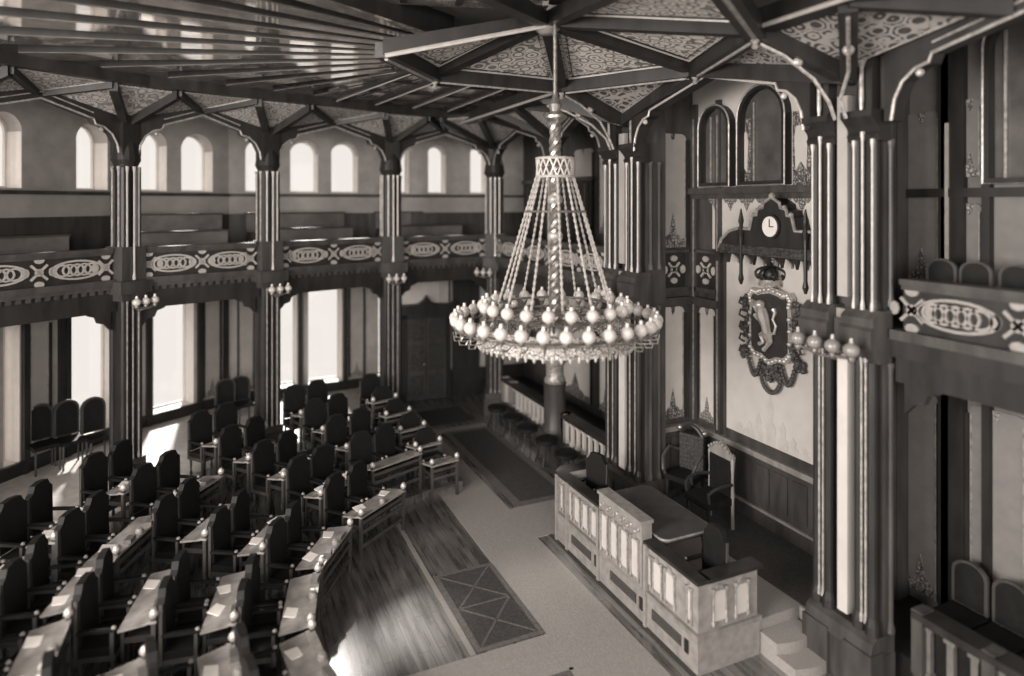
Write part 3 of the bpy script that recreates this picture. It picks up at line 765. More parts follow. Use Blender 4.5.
# tracery squares at gallery level
for (M, L), c0, lab in (((frame2(*S_)), .55, 'square gilt tracery panel on the alcove side wall'), ((frame2(*B_)), (y0 + y1) / 2 - 6.58, 'square gilt tracery panel in the alcove corner')):
    t = thing('tracery_square', lab, 'tracery panel')
    MB(M).box(c0 - .3, 0, 4.5, c0 + .3, .05, 5.2).build('back_board', WD, t)
    mm = MB(M); ornament(mm, c0, 4.86, 'cross', .36, .05, .08); mm.build('tracery', GILT, t)
    MB(M).box(c0 - .36, 0, 5.2, c0 + .36, .1, 5.26).build('top_moulding', WM, t)
    MB(M).box(c0 - .36, 0, 4.42, c0 + .36, .1, 4.5).build('lower_moulding', WM, t)
    MB(M).box(c0 - .4, 0, 4.15, c0 + .4, .14, 4.3).build('bracket_moulding', WM, t)
for (M, L), ss in ((frame2(*S_), (.05, .98)), (frame2(*B_), (4.15, y0 - 6.58 - .12))):
    for s in ss:
        t = struct(MB(M).box(s - .06, 0, 1.72, s + .06, .1, 8.2).build('trim_post', WM))
        struct(MB(M).box(s - .012, .1, 1.8, s + .012, .115, 7.9).build('trim_bead', GILD))

# arms wall
t = thing('alcove_wall_field', 'large pale wall field with scalloped head behind the lion shield', 'wall field')
ya, yb = 7.0, yl(728, 9.0)
n = 9; dy = (yb - ya) / n; pts = [(yb, 1.9), (ya, 1.9), (ya, 5.05)]
for i in range(n):
    c = ya + dy * (i + .5)
    pts += [(c + dy * .42 * math.cos(R(a)), 5.08 + dy * .5 * math.sin(R(a))) for a in range(180, -1, -30)]
pts.append((yb, 5.05))
MB().prism(pts, 8.965, 9.0, 'x').build('painted_field', PALE, t)
MB().box(8.95, ya, 1.72, 9.0, yb, 1.9).build('foot_rail', WM, t)
mm = MB(); c = 8.75
for dx, h in ((0, .95), (-.28, .5), (.28, .5), (-.5, .3), (.5, .3), (-.75, .2), (.75, .2)):
    mm.prism([(c + dx - .1, 1.92), (c + dx + .1, 1.92), (c + dx + .12, 1.92 + h * .35), (c + dx + .05, 1.92 + h * .45), (c + dx + .07, 1.92 + h * .7), (c + dx, 1.92 + h), (c + dx - .07, 1.92 + h * .7), (c + dx - .05, 1.92 + h * .45), (c + dx - .12, 1.92 + h * .35)], 8.958, 8.965, 'x')
mm.build('faded_stencil', mat('faded_stencil', .425, .7, var=.1), t)

# canopy with clock
t = thing('alcove_canopy', 'carved dark canopy with stepped gable over the lion shield', 'canopy')
c = 8.38
pr = [(c - 1.35, 5.27), (c + 1.25, 5.27), (c + 1.27, 5.36), (c + 1.2, 5.52), (c + 1.02, 5.66), (c + .8, 5.72), (c + .5, 5.72), (c + .44, 5.95), (c + .34, 5.97), (c + .32, 6.07), (c + .2, 6.1), (c + .18, 6.18), (c, 6.28), (c - .18, 6.18), (c - .2, 6.1), (c - .32, 6.07), (c - .34, 5.97), (c - .44, 5.95), (c - .5, 5.72), (c - .8, 5.72), (c - 1.05, 5.66), (c - 1.35, 5.5)]
mm = MB(); mm.prism(pr, 8.62, 9.0, 'x'); mm.build('gable_board', WD, t)
mm = MB(); mm.tube([(8.6, a, b + .02) for a, b in pr[2:]], .03, 6); mm.build('gable_edge', GILD, t)
mm = MB(); mm.box(8.58, c - 1.35, 5.29, 8.63, c + 1.25, 5.45); mm.build('carved_frieze', CARVE, t)
for i in range(n + 1):
    yy = ya + dy * i
    if yy < 10.0: MB().prism([(yy - .05, 5.28), (yy + .05, 5.28), (yy, 5.1)], 8.7, 8.76, 'x').build('pendant_cusp', WD, t)
for yy in (9.06, 7.65):
    MB().lathe([(.02, 4.75), (.05, 4.85), (.03, 4.95), (.035, 5.6), (.06, 5.7), (.03, 5.8), (.05, 5.88), (.01, 6.1)], (8.58, yy, 0), 8).build('finial', WD, t)
mm = MB()
for yy, zz, rr in ((c - .4, 6.0, .045), (c - .26, 6.12, .045), (c + .4, 6.0, .045), (c + .26, 6.12, .045), (c, 6.32, .06)): mm.ball((8.62, yy, zz), rr, 8, 6)
mm.build('crockets', GILD, t)
t = thing('wall_clock', 'small round white-faced clock set in the canopy gable', 'clock')
def disc(mb, x, y, z, r, t_, n=24): mb.prism([(y + r * math.cos(2 * math.pi * i / n), z + r * 1.05 * math.sin(2 * math.pi * i / n)) for i in range(n)], x, x + t_, 'x')
mm = MB(); disc(mm, 8.57, c, 5.8, .2, .06); mm.build('bezel', WD, t)
mm = MB(); disc(mm, 8.56, c, 5.8, .165, .012); mm.build('dial', REV, t)
mm = MB(); mm.box(8.55, c - .008, 5.8, 8.558, c + .008, 5.93); mm.box(8.55, c - .09, 5.792, 8.558, c, 5.808); mm.build('clock_hands', BLK, t)

# upper alcove wall: ledge, dark arched niches and pale panels
t = struct(MB().box(8.8, 6.58, 6.38, 9.0, 10.85, 6.5).box(8.88, 6.58, 6.28, 9.0, 10.85, 6.38).build('trim_ledge', WM))
t = thing('alcove_upper_field', 'pale stencilled wall field just above the clock canopy', 'wall field')
MB().box(8.97, 6.6, 5.3, 9.0, 10.25, 6.3).build('painted_field', PALE, t)
mm = MB(); i = 0
for k in range(9):
    yy = 6.8 + k * .42
    mm.prism([(yy - .2, 6.29), (yy + .2, 6.29), (yy + .13, 6.2), (yy + .08, 6.2), (yy, 6.05), (yy - .08, 6.2), (yy - .13, 6.2)], 8.955, 8.97, 'x')
mm.build('stencilled_border', STEN, t)
MB().box(8.975, 6.6, 6.5, 9.0, 10.85, 8.9).build('wall_upper_alcove', PALE)['kind'] = 'structure'
def niche(y0, y1, z0, z1, label, X=9.0):
    t = thing('arched_niche', label, 'window'); r = (y1 - y0) / 2; c = (y0 + y1) / 2
    out = [(y0, z0), (y1, z0)] + [(c + r * math.cos(R(a)), z1 - r + r * math.sin(R(a))) for a in range(0, 181, 15)]
    g = .07
    inn = [(c + (a - c) * (1 - g / r), z0 + g + (b - z0) * (1 - 2 * g / (z1 - z0))) for a, b in out]
    mm = MB()
    for i in range(len(out)):
        j = (i + 1) % len(out); mm.prism([out[i], out[j], inn[j], inn[i]], X - .2, X - .02, 'x')
    mm.build('frame', WD, t)
    MB().prism(inn, X - .06, X - .03, 'x').build('dark_pane', mat('dim_interior_glass', .075, .25, var=.4, scale=2), t)
    MB().tube([(X - .2, a, b) for a, b in out], .018, 5, True).build('gilt_line', GILD, t)
    y_ = y0 + (y1 - y0) * .72
    MB().box(X - .1, y_ - .015, z0, X - .07, y_ + .015, z1 - r * .5).build('glazing_bar', GILD, t)
    return t
niche(yl(737, 9), yl(706, 9), 6.52, 8.1, 'narrow dark arched window above the ledge, alcove corner side')
niche(yl(793, 9), yl(745, 9), 6.52, 8.3, 'wide dark arched window above the clock canopy')
for a, b, lab in ((740, 752, 'pale stencilled strip between the two alcove arched windows'), (797, 812, 'pale stencilled strip between wide arched window and nearest pier')):
    y1_, y0_ = yl(a, 9), yl(b, 9); M, L = frame2((8.93, 6.58), (8.93, 10.85))
    t = thing('stencilled_strip', lab, 'wall panel')
    p, q = y0_ - 6.58, y1_ - 6.58
    MB(M).box(p - .03, -.03, 6.5, q + .03, .0, 7.75).build('border', STEN, t)
    MB(M).prism([(p + .04, 6.75), ((p + q) / 2, 6.9), (q - .04, 6.75), (q - .02, 7.3), (q - .05, 7.5), (p + .05, 7.5), (p + .02, 7.3)], .0, .012, 'y').build('painted_field', PALE, t)

# coat of arms
t = thing('lion_shield', 'crowned coat of arms with rampant lion and carved garlands', 'coat of arms', (8.84, 8.65, 4.03))
def sh(k): 
    P_ = [(-.46, .52), (-.40, .60), (-.30, .58), (-.2, .62), (0, .66), (.2, .62), (.30, .58), (.40, .60), (.46, .52), (.43, .4), (.45, .0), (.44, -.42), (.34, -.52), (.16, -.54), (0, -.62), (-.16, -.54), (-.34, -.52), (-.44, -.42), (-.45, 0), (-.43, .4)]
    return [(a * k, b * k) for a, b in P_]
MB().prism(sh(1.08), -.0, .1, 'x').build('gilt_rim', GILT, t)
MB().prism(sh(.90), -.03, .06, 'x').build('shield_field', mat('shield_enamel', .035, .4), t)
mm = MB(); q = sh(1.0)
for i in range(len(q)):
    a, b = q[i], q[(i + 1) % len(q)]
    for k in (0, .5): mm.ball((-.01, a[0] + (b[0] - a[0]) * k, a[1] + (b[1] - a[1]) * k), .045, 8, 6)
mm.build('beaded_rim', GILT, t, True)
# rampant lion: body, head, legs, tail built as tapered limbs. local y+ is picture-left
L_ = MB()
L_.tube([(-.05, .0, -.1), (-.06, .03, .05), (-.07, .08, .2), (-.06, .12, .3)], [.08, .085, .115, .09], 8)
L_.ball((-.07, .15, .37), .095, 8, 6); L_.tube([(-.08, .19, .35), (-.08, .25, .33)], [.04, .02], 6)
L_.tube([(-.07, .12, .24), (-.07, .22, .26), (-.07, .28, .34)], [.05, .036, .045], 6)
L_.tube([(-.07, .08, .14), (-.07, .2, .13), (-.07, .27, .19)], [.05, .036, .045], 6)
L_.tube([(-.06, .0, -.1), (-.07, .12, -.16), (-.07, .08, -.27), (-.07, .17, -.31)], [.085, .06, .036, .045], 6)
L_.tube([(-.06, -.02, -.12), (-.07, -.07, -.24), (-.07, .0, -.33), (-.07, .07, -.40)], [.085, .06, .036, .045], 6)
L_.tube([(-.06, -.04, -.1), (-.06, -.16, -.08), (-.06, -.2, .06), (-.06, -.13, .16), (-.06, -.18, .28), (-.06, -.14, .34)], [.034, .026, .024, .024, .032, .045], 6)
L_.build('lion', GILT, t, True)
mm = MB(); mm.tube([(-.09, -.02, -.22), (-.09, .12, .1), (-.09, .26, .42)], .016, 6); mm.prism([(.2, .44), (.32, .46), (.36, .34), (.26, .33)], -.11, -.08, 'x'); mm.build('axe', GILD, t)
cr = MB(); cr.lathe([(.2, .72), (.21, .76), (.19, .80), (.2, .84)], (0.02, 0, 0), 16); cr.build('crown_band', GILD, t)
cr = MB()
for k in range(6):
    a = R(60 * k); pts = [((.2 + .09 * math.sin(math.pi * u)) * (1 - u * .0) * math.cos(u * math.pi / 2) * math.cos(a) + .02, (.2 + .12 * math.sin(math.pi * u)) * math.cos(u * math.pi / 2) * math.sin(a), .84 + .22 * math.sin(u * math.pi / 2)) for u in [i / 6 for i in range(7)]]
    cr.tube(pts, .024, 6)
    cr.ball((.02 + .2 * math.cos(a), .2 * math.sin(a), .9), .035, 6, 5)
cr.ball((.02, 0, .92), .13, 10, 6); cr.ball((.02, 0, 1.1), .045, 8, 6); cr.box(0.0, -.012, 1.12, .03, .012, 1.22); cr.box(0, -.04, 1.16, .03, .04, 1.185)
cr.build('crown', WD, t, True)
rnd = random.Random(3)
for s in (-1, 1):
    mm = MB()
    for k in range(70):
        u = k / 69; yy = s * (.55 + .09 * math.sin(u * 15) + rnd.uniform(-.06, .08)); zz = .48 - u * 1.12
        mm.ball((.03, yy, zz + rnd.uniform(-.03, .03)), rnd.uniform(.03, .055), 6, 5)
    for k in range(5): mm.tube([(.0, s * .5, .42 - .22 * k), (-.03, s * .66, .44 - .22 * k), (-.03, s * .7, .34 - .22 * k), (0, s * .6, .3 - .22 * k)], .022, 5)
    mm.build('carved_garland', WM, t)
    mm = MB()
    for k in range(17):
        u = k / 16; mm.ball((.02, s * (.56 - .36 * u), -.50 - .36 * math.sin(math.pi * min(1, u * 1.05)) - .12 * u), .042, 6, 5)
    mm.build('hanging_festoon', WM, t)
mm = MB()
for k in range(44):
    a = rnd.uniform(0, 6.28); rr = rnd.uniform(0, .26); mm.ball((.03, rr * math.cos(a), -.76 + rr * .7 * math.sin(a)), rnd.uniform(.03, .05), 6, 5)
for k in range(17):
    u = k / 16; mm.ball((.02, .22 * math.cos(math.pi * u), -.84 - .3 * math.sin(math.pi * u)), .04, 6, 5)
mm.build('foot_cluster', WM, t)

# panels in the side rooms
E_ = ((9.4, 11.15), (9.4, 19.85))
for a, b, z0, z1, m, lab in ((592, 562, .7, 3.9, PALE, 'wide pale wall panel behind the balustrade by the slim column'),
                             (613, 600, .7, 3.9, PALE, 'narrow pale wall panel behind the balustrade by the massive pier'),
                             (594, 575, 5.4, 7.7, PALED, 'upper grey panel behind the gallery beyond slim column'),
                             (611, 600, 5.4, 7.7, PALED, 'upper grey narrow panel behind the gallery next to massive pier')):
    p, q = yl(a, 9.4) - 11.15, yl(b, 9.4) - 11.15
    wall_panel(*E_, p, q, z0, z1, lab, m=m)
M, L = frame2((9.0, 14.9), (9.0, 19.0))
t = thing('gallery_screen', 'dark ribbed wooden screen in the gallery behind the corner column', 'screen')
MB(M).box(.2, -.06, 4.6, 4.0, 0, 6.8).build('board', WD, t)
for k in range(9): MB(M).box(.25 + k * .44, 0, 4.7, .31 + k * .44, .04, 6.7).build('rib', WM, t)
MB(M).box(.1, -.1, 6.8, 4.1, .08, 6.9).build('cap', WM, t)
t = thing('gallery_post', 'thin gallery post rising behind the parapet near the massive pier', 'post', (8.7, 13.6, 0))
MB().lathe([(.1, 4.6), (.07, 4.8), (.06, 7.3), (.12, 7.5)], n=10).box(-.1, -.1, 7.5, .1, .1, 9.05).build('shaft', WM, t)
MB().lathe([(.03, 4.8), (.03, 7.3)], (-.08, 0, 0), 8).build('gilt_colonnette', GILD, t)
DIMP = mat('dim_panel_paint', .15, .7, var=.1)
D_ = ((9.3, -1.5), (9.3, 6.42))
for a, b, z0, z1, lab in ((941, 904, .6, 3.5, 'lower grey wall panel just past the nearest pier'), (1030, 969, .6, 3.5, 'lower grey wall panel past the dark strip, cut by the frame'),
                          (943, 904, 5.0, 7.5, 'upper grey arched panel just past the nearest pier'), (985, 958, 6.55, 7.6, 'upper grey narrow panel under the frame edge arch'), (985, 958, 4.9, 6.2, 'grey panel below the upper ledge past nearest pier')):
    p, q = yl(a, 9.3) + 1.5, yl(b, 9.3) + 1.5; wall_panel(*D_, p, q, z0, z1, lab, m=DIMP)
for px, w_ in ((955, .17), (949, .05), (990, .05)):
    s = yl(px, 9.3) + 1.5
    struct(MB(frame2(*D_)[0]).box(s - w_, 0, .45, s + w_, .1, 9.0).build('trim_post', WD)); 
s = yl(952, 9.3) + 1.5; struct(MB(frame2(*D_)[0]).box(s - .02, .1, 4.7, s + .02, .13, 7.3).build('trim_bead', GILT))
struct(MB(frame2(*D_)[0]).box(3, 0, 6.28, 7.9, .12, 6.4).build('trim_ledge', WD))
t = niche(yl(1060, 9.3), yl(992, 9.3), 6.45, 8.6, 'dark arched window high above the nearest gallery, cut by the frame', X=9.3)

# ------------------------------------------------------------------ balustrades
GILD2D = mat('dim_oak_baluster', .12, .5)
def balustrade(A, B, label, ztop=1.08, z0=.4, ped=0.0, m=PALE):
    M, L = frame2(A, B); t = thing('balustrade', label, 'balustrade')
    MB(M).box(0, -.14, ped, L, .1, z0).build('plinth', WM, t)
    MB(M).box(0, -.16, ztop - .08, L, .14, ztop).box(0, -.1, ztop - .14, L, .08, ztop - .08).build('handrail', WD, t)
    MB(M).box(0, -.09, z0, L, -.05, ztop - .12).build('back_board', BLK, t)  # added black sheet, stands in for the dark gaps between balusters
    n = max(2, round(L / .27))
    for k in range(n):
        x = (k + .5) * L / n
        MB(M).box(x - .04, -.03, z0 + .02, x + .04, .04, ztop - .15).box(x - .065, -.04, z0, x + .065, .06, z0 + .06).box(x - .065, -.04, ztop - .2, x + .065, .06, ztop - .14).build('baluster', m, t)
    for x in (.06, L - .06, L * .8 if L > 2.4 else L - .06): MB(M).box(x - .07, -.1, z0, x + .07, .12, ztop + .02).build('newel', WM if m is GILD2D else WL, t)
    return t
balustrade((7.8, 12.0), (7.8, 14.15), 'pale balustrade between the massive pier and slim column')
balustrade((7.8, 14.65), (7.8, 17.8), 'pale balustrade between the slim column and the corner')
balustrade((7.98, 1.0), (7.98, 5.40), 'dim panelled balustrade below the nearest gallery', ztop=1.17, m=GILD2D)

# ------------------------------------------------------------------ podium
pod = thing('podium', 'long pale panelled presidential podium with raised centre', 'podium', (5.8, 8.85, 0))
Yn, Yf = 6.9 - 8.85, 10.77 - 8.85
MB().box(0, Yn, .5, .12, Yf, 1.18).build('front_wall', STONE, pod)
MB().box(-.03, Yn - .03, 0, .14, Yf, .47).build('front_base', STONE, pod)
MB().box(-.055, Yn - .05, .47, .14, Yf, .53).build('ledge', WL, pod)
MB().box(-.04, Yn - .04, 1.18, .18, 8.07 - 8.85, 1.23).build('cap_rail', WD, pod)
MB().box(-.04, 9.25 - 8.85, 1.18, .18, Yf + .03, 1.23).build('cap_rail', WD, pod)
MB().box(.12, Yn, .5, 1.02, Yn + .12, 1.18).build('end_wall', STONE, pod)
MB().box(.14, Yn - .03, 0, 1.04, Yn + .12, .47).build('end_base', STONE, pod)
MB().box(.14, Yn - .05, .47, 1.06, Yn + .12, .53).build('end_ledge', WL, pod)
MB().box(.14, Yn - .05, 1.18, 1.08, Yn + .18, 1.23).build('end_cap_rail', WD, pod)
MB().box(.12, Yf - .12, .5, .7, Yf, 1.18).build('far_end_wall', STONE, pod)
cn = MB().box(-.06, 8.07 - 8.85, .53, .12, 9.25 - 8.85, 1.46).box(-.09, 8.05 - 8.85, 1.46, .14, 9.27 - 8.85, 1.51).build('raised_centre', STONE, pod)
mm = MB(); rr_ = random.Random(5)
for k in range(12): MB().ball((-.07, -.72 + k * .095, 1.36 - .06 * (k % 2)), .03, 6, 5).build('stud', GILD, cn)
def pod_panel(x0, y0, y1, z0, z1, axis='y'):
    w_ = y1 - y0
    f_ = MB()
    if axis == 'y':
        f_.box(x0 - .012, y0, z0 + .05, x0, y1, z1 - .05); o = f_.build('sunk_panel', PALE, pod)
        c_ = MB()
        for yy in (y0, y1): c_.lathe([(.022, z0), (.022, z0 + .05), (.012, z0 + .08), (.012, z1 - .08), (.022, z1 - .05), (.03, z1)], (x0 - .02, yy, 0), 8)
        c_.prism([(y0, z1 - .04), (y1, z1 - .04), ((y0 + y1) / 2, z1 + .04)], x0 - .03, x0, 'x')
        c_.build('panel_colonnettes', GILD, o, True)
    else:
        f_.box(y0, x0 - .012, z0 + .05, y1, x0, z1 - .05); o = f_.build('sunk_panel', PALE, pod)
        c_ = MB()
        for yy in (y0, y1): c_.lathe([(.022, z0), (.03, z0 + .05), (.014, z0 + .08), (.014, z1 - .08), (.03, z1 - .05), (.03, z1)], (yy, x0 - .02, 0), 8)
        c_.prism([(y0, z1 - .04), (y1, z1 - .04), ((y0 + y1) / 2, z1 + .04)], x0 - .03, x0, 'y')
        c_.build('panel_colonnettes', GILD, o, True)
def W(y): return y - 8.85
for yy in (7.02, 7.37, 7.66, 7.93 - .02): 
    pod_panel(0, W(yy), W(yy + (.08 if yy < 7.1 else .2)), .58, 1.08)
for yy in (8.14, 8.42, 8.70, 8.98): pod_panel(-.06, W(yy), W(yy + .18), .58, 1.22)
for yy in (9.4, 9.68, 9.96, 10.24, 10.55): pod_panel(0, W(yy), W(yy + (.18 if yy < 10.5 else .1)), .58, 1.08)
for xx in (.24, .62): pod_panel(Yn, xx, xx + .22, .58, 1.08, 'x')
GR = grid_tile('dark_vent_grille', .03, .2, 14)
for a, b in ((7.2, 7.85), (8.25, 8.95), (9.55, 10.2)): MB().box(-.045, W(a), .2, -.028, W(b), .34).build('vent_grille', GR, pod)
for a in (7.05, 8.08, 9.35): MB().box(-.045, W(a), .18, -.028, W(a + .08), .36).build('small_vent', WD, pod)
for a in (8.0, 9.3, 10.35, 10.74): MB().box(-.07, W(a) - .03, 0, .0, W(a) + .03, 1.2).build('pilaster', STONE, pod)

tb = thing('presidents_table', 'broad dark cloth-topped table behind the raised podium centre', 'table', (6.46, 8.72, .45))
mm = MB(); hw, hl = .47, .85
rc = [(hw * sx - .12 * sx + .12 * math.cos(R(a)), hl * sy - .12 * sy + .12 * math.sin(R(a))) for sx, sy, a0 in ((1, 1, 0), (-1, 1, 90), (-1, -1, 180), (1, -1, 270)) for a in range(a0, a0 + 91, 15)]
mm.prism(rc, .76, .82); mm.build('table_top', TAB, tb)
mm = MB(); mm.tube([(a, b, .8) for a, b in rc], .02, 6, True); mm.build('edge_roll', WL, tb)
for sx in (-1, 1):
    for sy in (-1, 1): MB().lathe([(.05, 0), (.05, .08), (.03, .12), (.04, .4), (.03, .5), (.05, .62), (.05, .76)], (sx * .38, sy * .72, 0), 10).build('leg', WD, tb, True)
MB().box(-.38, -.72, .66, .38, .72, .76).build('apron', WD, tb)

# ------------------------------------------------------------------ chairs
def armchair(name, label, group=None, bw=.26, bh=1.24, m=BLK, top='clip'):
    """faces local +x ; back at -x"""
    t = thing(name, label, 'chair', group=group)
    MB().box(-.2, -bw, .38, .2, bw, .48).build('seat', m, t)
    MB().box(-.21, -bw - .01, .32, .21, bw + .01, .38).build('seat_frame', WM, t)
    z1 = bh
    poly = [(-bw + .02, .5), (bw - .02, .5), (bw, z1 - .16), (bw - .06, z1 - .11), (bw - .11, z1 - .02), (0, z1), (-bw + .11, z1 - .02), (-bw + .06, z1 - .11), (-bw, z1 - .16)]
    MB(Matrix.Translation((-.2, 0, 0)) @ Matrix.Rotation(R(-2), 4, 'Y')).prism(poly, -.045, .045, 'x').build('backrest', m, t)
    for s in (-1, 1):
        MB().box(-.25, s * bw - .02, .32, -.21, s * bw + .02, z1 - .16).build('back_post', WM, t)
        MB().box(.15, s * bw - .018, .38, .19, s * bw + .018, .68).build('arm_post', WM, t)
        MB().box(-.22, s * bw - .028, .67, .21, s * bw + .028, .71).build('armrest', BLK, t)
        MB().ball((.19, s * bw, .71), .03, 8, 6).build('arm_knob', GILD2, t)
        for x in (-.19, .17): MB().lathe([(.025, 0), (.03, .04), (.018, .1), (.024, .25), (.03, .32)], (x, s * (bw - .02), 0), 8).build('leg', WM, t, True)
    return t
def desk(name, label, n=2, group=None):
    """members' desk; occupants sit on the local -x side facing +x"""
    t = thing(name, label, 'desk', group=group); L = .60 * n / 2 + .03
    MB().prism([(-.2, .67), (.12, .72), (.12, .75), (-.2, .70)], -L, L, 'y').build('desk_top', DTOP, t)
    MB().box(.12, -L, .73, .23, L, .76).build('pen_shelf', DTOP, t)
    for s in (-1, 1):
        y_ = s * (L - .03)
        MB().box(.17, y_ - .025, 0, .22, y_ + .025, .79).build('front_post', WM, t)
        MB().lathe([(.03, .79), (.055, .82), (.055, .86), (.02, .9)], (.195, y_, 0), 8).build('post_knob', GILT, t, True)
        MB().box(-.17, y_ - .02, 0, -.13, y_ + .02, .67).build('leg', WD, t)
        MB().box(-.17, y_ - .012, .52, .18, y_ + .012, .59).build('side_rail', WD, t)
    for z in (.2, .44, .6): MB().box(.185, -L + .05, z, .21, -(-L + .05), z + .06).build('front_rail', WM, t)
    MB().box(-.13, -L + .04, .54, .17, L - .04, .56).build('under_shelf', WD, t)
    return t
DTOP = mat('varnished_desk_top', .30, .22, var=.3, scale=6, metal=.2)
protoC = armchair('members_armchair', 'x'); protoD = desk('members_desk', 'x'); protoS = desk('single_desk', 'x', n=1)
usedC = [0]; used = {}
def place(proto, x, y, z, rz, label, cat, group=None):
    if proto.name not in used: used[proto.name] = 1; o = proto
    else: o = dup(proto)
    o.location = (x, y, z); o.rotation_euler = (0, 0, rz); tag(o, label, cat, group); return o
ordn = ['innermost', 'second', 'third', 'fourth', 'outermost']
WEDGE = [(102, 'single file nearest the doors', 1, (1, 2, 3, 4, 5)), (112.5, 'block beside the single file', 2, (2, 3, 4, 5)),
         (128, 'middle block facing the podium', 2, (1, 2, 3, 4, 5)), (149, 'block before the widest window', 2, (1, 2, 3, 4, 5)),
         (168, 'block beside the parquet', 2, (1, 2, 3, 4, 5)), (186, 'block nearest the viewer', 2, (1, 2, 3, 4, 5))]
extra = {(149, 4): (143.5, 156), (149, 5): (144, 155.5), (168, 4): (166, 178), (168, 5): (166.5, 177)}
nth = 0
rp = random.Random(11)
for wa, wn, seats, rows in WEDGE:
    for row in rows:
        zt = .15 * (row - 1) if wa != 102 else .15 * (row - 1)
        rd = 4.42 + .93 * (row - 1)
        for ei, aa in enumerate(extra.get((wa, row), (wa,))):
            wn2 = wn + (', inner pair' if (wa, row) in extra and ei == 0 else ', aisle pair' if (wa, row) in extra else '')
            if wa == 102: rd = 4.95 + .72 * (row - 1)
            a = R(aa); ur = Vector((math.cos(a), math.sin(a))); ut = Vector((-ur.y, ur.x))
            p = TC + ur * rd; face = a + math.pi
            if p.dist if False else False: pass
            place(protoS if seats == 1 else protoD, p.x, p.y, zt, face, 'slatted wooden desk, %s row, %s' % (ordn[row - 1], wn2), 'desk', 'members desks')
            L = .5 if seats == 2 else 0
            for k, off in enumerate(((-.31, .31) if seats == 2 else (0,))):
                q = TC + ur * (rd + .44) + ut * off
                side = '' if seats == 1 else (' nearer the podium wall' if off < 0 else ' farther from the podium wall')
                place(protoC, q.x, q.y, zt, face + R(rp.uniform(-5, 5)), 'black armchair, %s row, %s%s' % (ordn[row - 1], wn2, (', first seat' if off < 0 else ', second seat') if side else ''), 'chair', 'members armchairs')
                # papers and books on the nearer desks
                if wa >= 128 and rp.random() < .8:
                    pp = TC + ur * (rd + .04) + ut * (off + rp.uniform(-.08, .08))
                    o = MB().box(-.13, -.1, 0, .13, .1, .012).build('paper_sheet', PAPER)
                    o.location = (pp.x, pp.y, zt + .722); o.rotation_euler = (0, R(8.0), face + R(rp.uniform(-25, 25)))
                    tag(o, 'white papers on the %s-row desk, %s%s' % (ordn[row - 1], wn2, ', first place' if off < 0 else ', second place'), 'papers', 'papers on desks')
                if wa >= 149 and rp.random() < .55:
                    pp = TC + ur * (rd - .17) + ut * (off + rp.uniform(-.1, .1))
                    o = MB().box(-.05, -.09, 0, .05, .09, .06).build('bound_book', BOOK)
                    o.location = (pp.x, pp.y, zt + .761); o.rotation_euler = (0, 0, face + R(rp.uniform(-15, 15)))
                    tag(o, 'dark book on the %s-row desk, %s%s' % (ordn[row - 1], wn2, ', first place' if off < 0 else ', second place'), 'book', 'books on desks')
            # inkwell pair of pale pots in the middle of the desk front
            if seats == 2 and wa >= 128:
                pp = TC + ur * (rd - .17)
                o = MB().lathe([(.05, 0), (.06, .03), (.045, .07), (.02, .08)], n=10).build('inkwell', GILD, None, True); o.location = (pp.x, pp.y, zt + .761)
                tag(o, 'round inkwell on the %s-row desk, %s' % (ordn[row - 1], wn2), 'inkwell', 'inkwells')

# high-back chairs by the far windows
def side_chair(label, group=None, arch_=True, name='high_back_chair', m=BLK, w_=.25, h=1.15):
    t = thing(name, label, 'chair', group=group)
    MB().box(-.24, -w_, .42, .24, w_, .48).build('seat', m, t)
    poly = [(-w_, .5), (w_, .5), (w_, h - .2)] + [(w_ * math.cos(R(a)), h - .2 + .18 * math.sin(R(a))) for a in range(20, 180, 20)] + [(-w_, h - .2)]
    MB().prism(poly, -.27, -.22, 'x').build('backrest', WM, t)
    q = [(a * .8, .52 + (b - .5) * .92) for a, b in poly]; MB().prism(q, -.22, -.205, 'x').build('back_pad', m, t)
    for sx in (-.21, .21):
        for s in (-1, 1): MB().lathe([(.022, 0), (.018, .1), (.026, .42)], (sx, s * (w_ - .03), 0), 8).build('leg', WM, t, True)
    return t
c0 = side_chair('arched-back chair behind the nearest gallery parapet, closest to pier', 'gallery chairs'); c0.location = (8.4, 5.5, 4.6); c0.rotation_euler = (0, 0, R(180)); c0.scale = (.8, .78, .78)
for yy, lab in ((5.08, 'arched-back chair behind the nearest gallery parapet, middle one'), (4.62, 'arched-back chair behind the nearest gallery parapet, farthest from pier'), (4.15, 'arched-back chair behind the gallery parapet, beyond the frame edge')):
    o = dup(c0); o.location = (8.4, yy, 4.6); o['label'] = lab
for x, yy, lab, g in ((8.75, 5.38, 'arched-back chair behind the dim balustrade, closest to pier', .45), (8.75, 4.88, 'arched-back chair behind the dim balustrade, second from pier', .45), (8.75, 4.38, 'arched-back chair behind the dim balustrade, cut by the frame', .45)):
    o = dup(c0); o.location = (x, yy, g); o.scale = (.95, .9, .95); o['label'] = lab; o['group'] = 'chairs below the gallery'
for px, Z_, lab in ((44, 13.8, 'dark high-back chair by the far tall window, window side'), (71, 14.1, 'dark high-back chair by the far tall window, middle'), (98, 14.3, 'dark high-back chair by the far tall window, column side')):
    d = ray(px); o = dup(c0); o.location = (d.x * Z_, d.y * Z_, .6); o.rotation_euler = (0, 0, R(-60)); o.scale = (1.0, 1.0, 1.2); o['label'] = lab; o['group'] = 'chairs by the far windows'
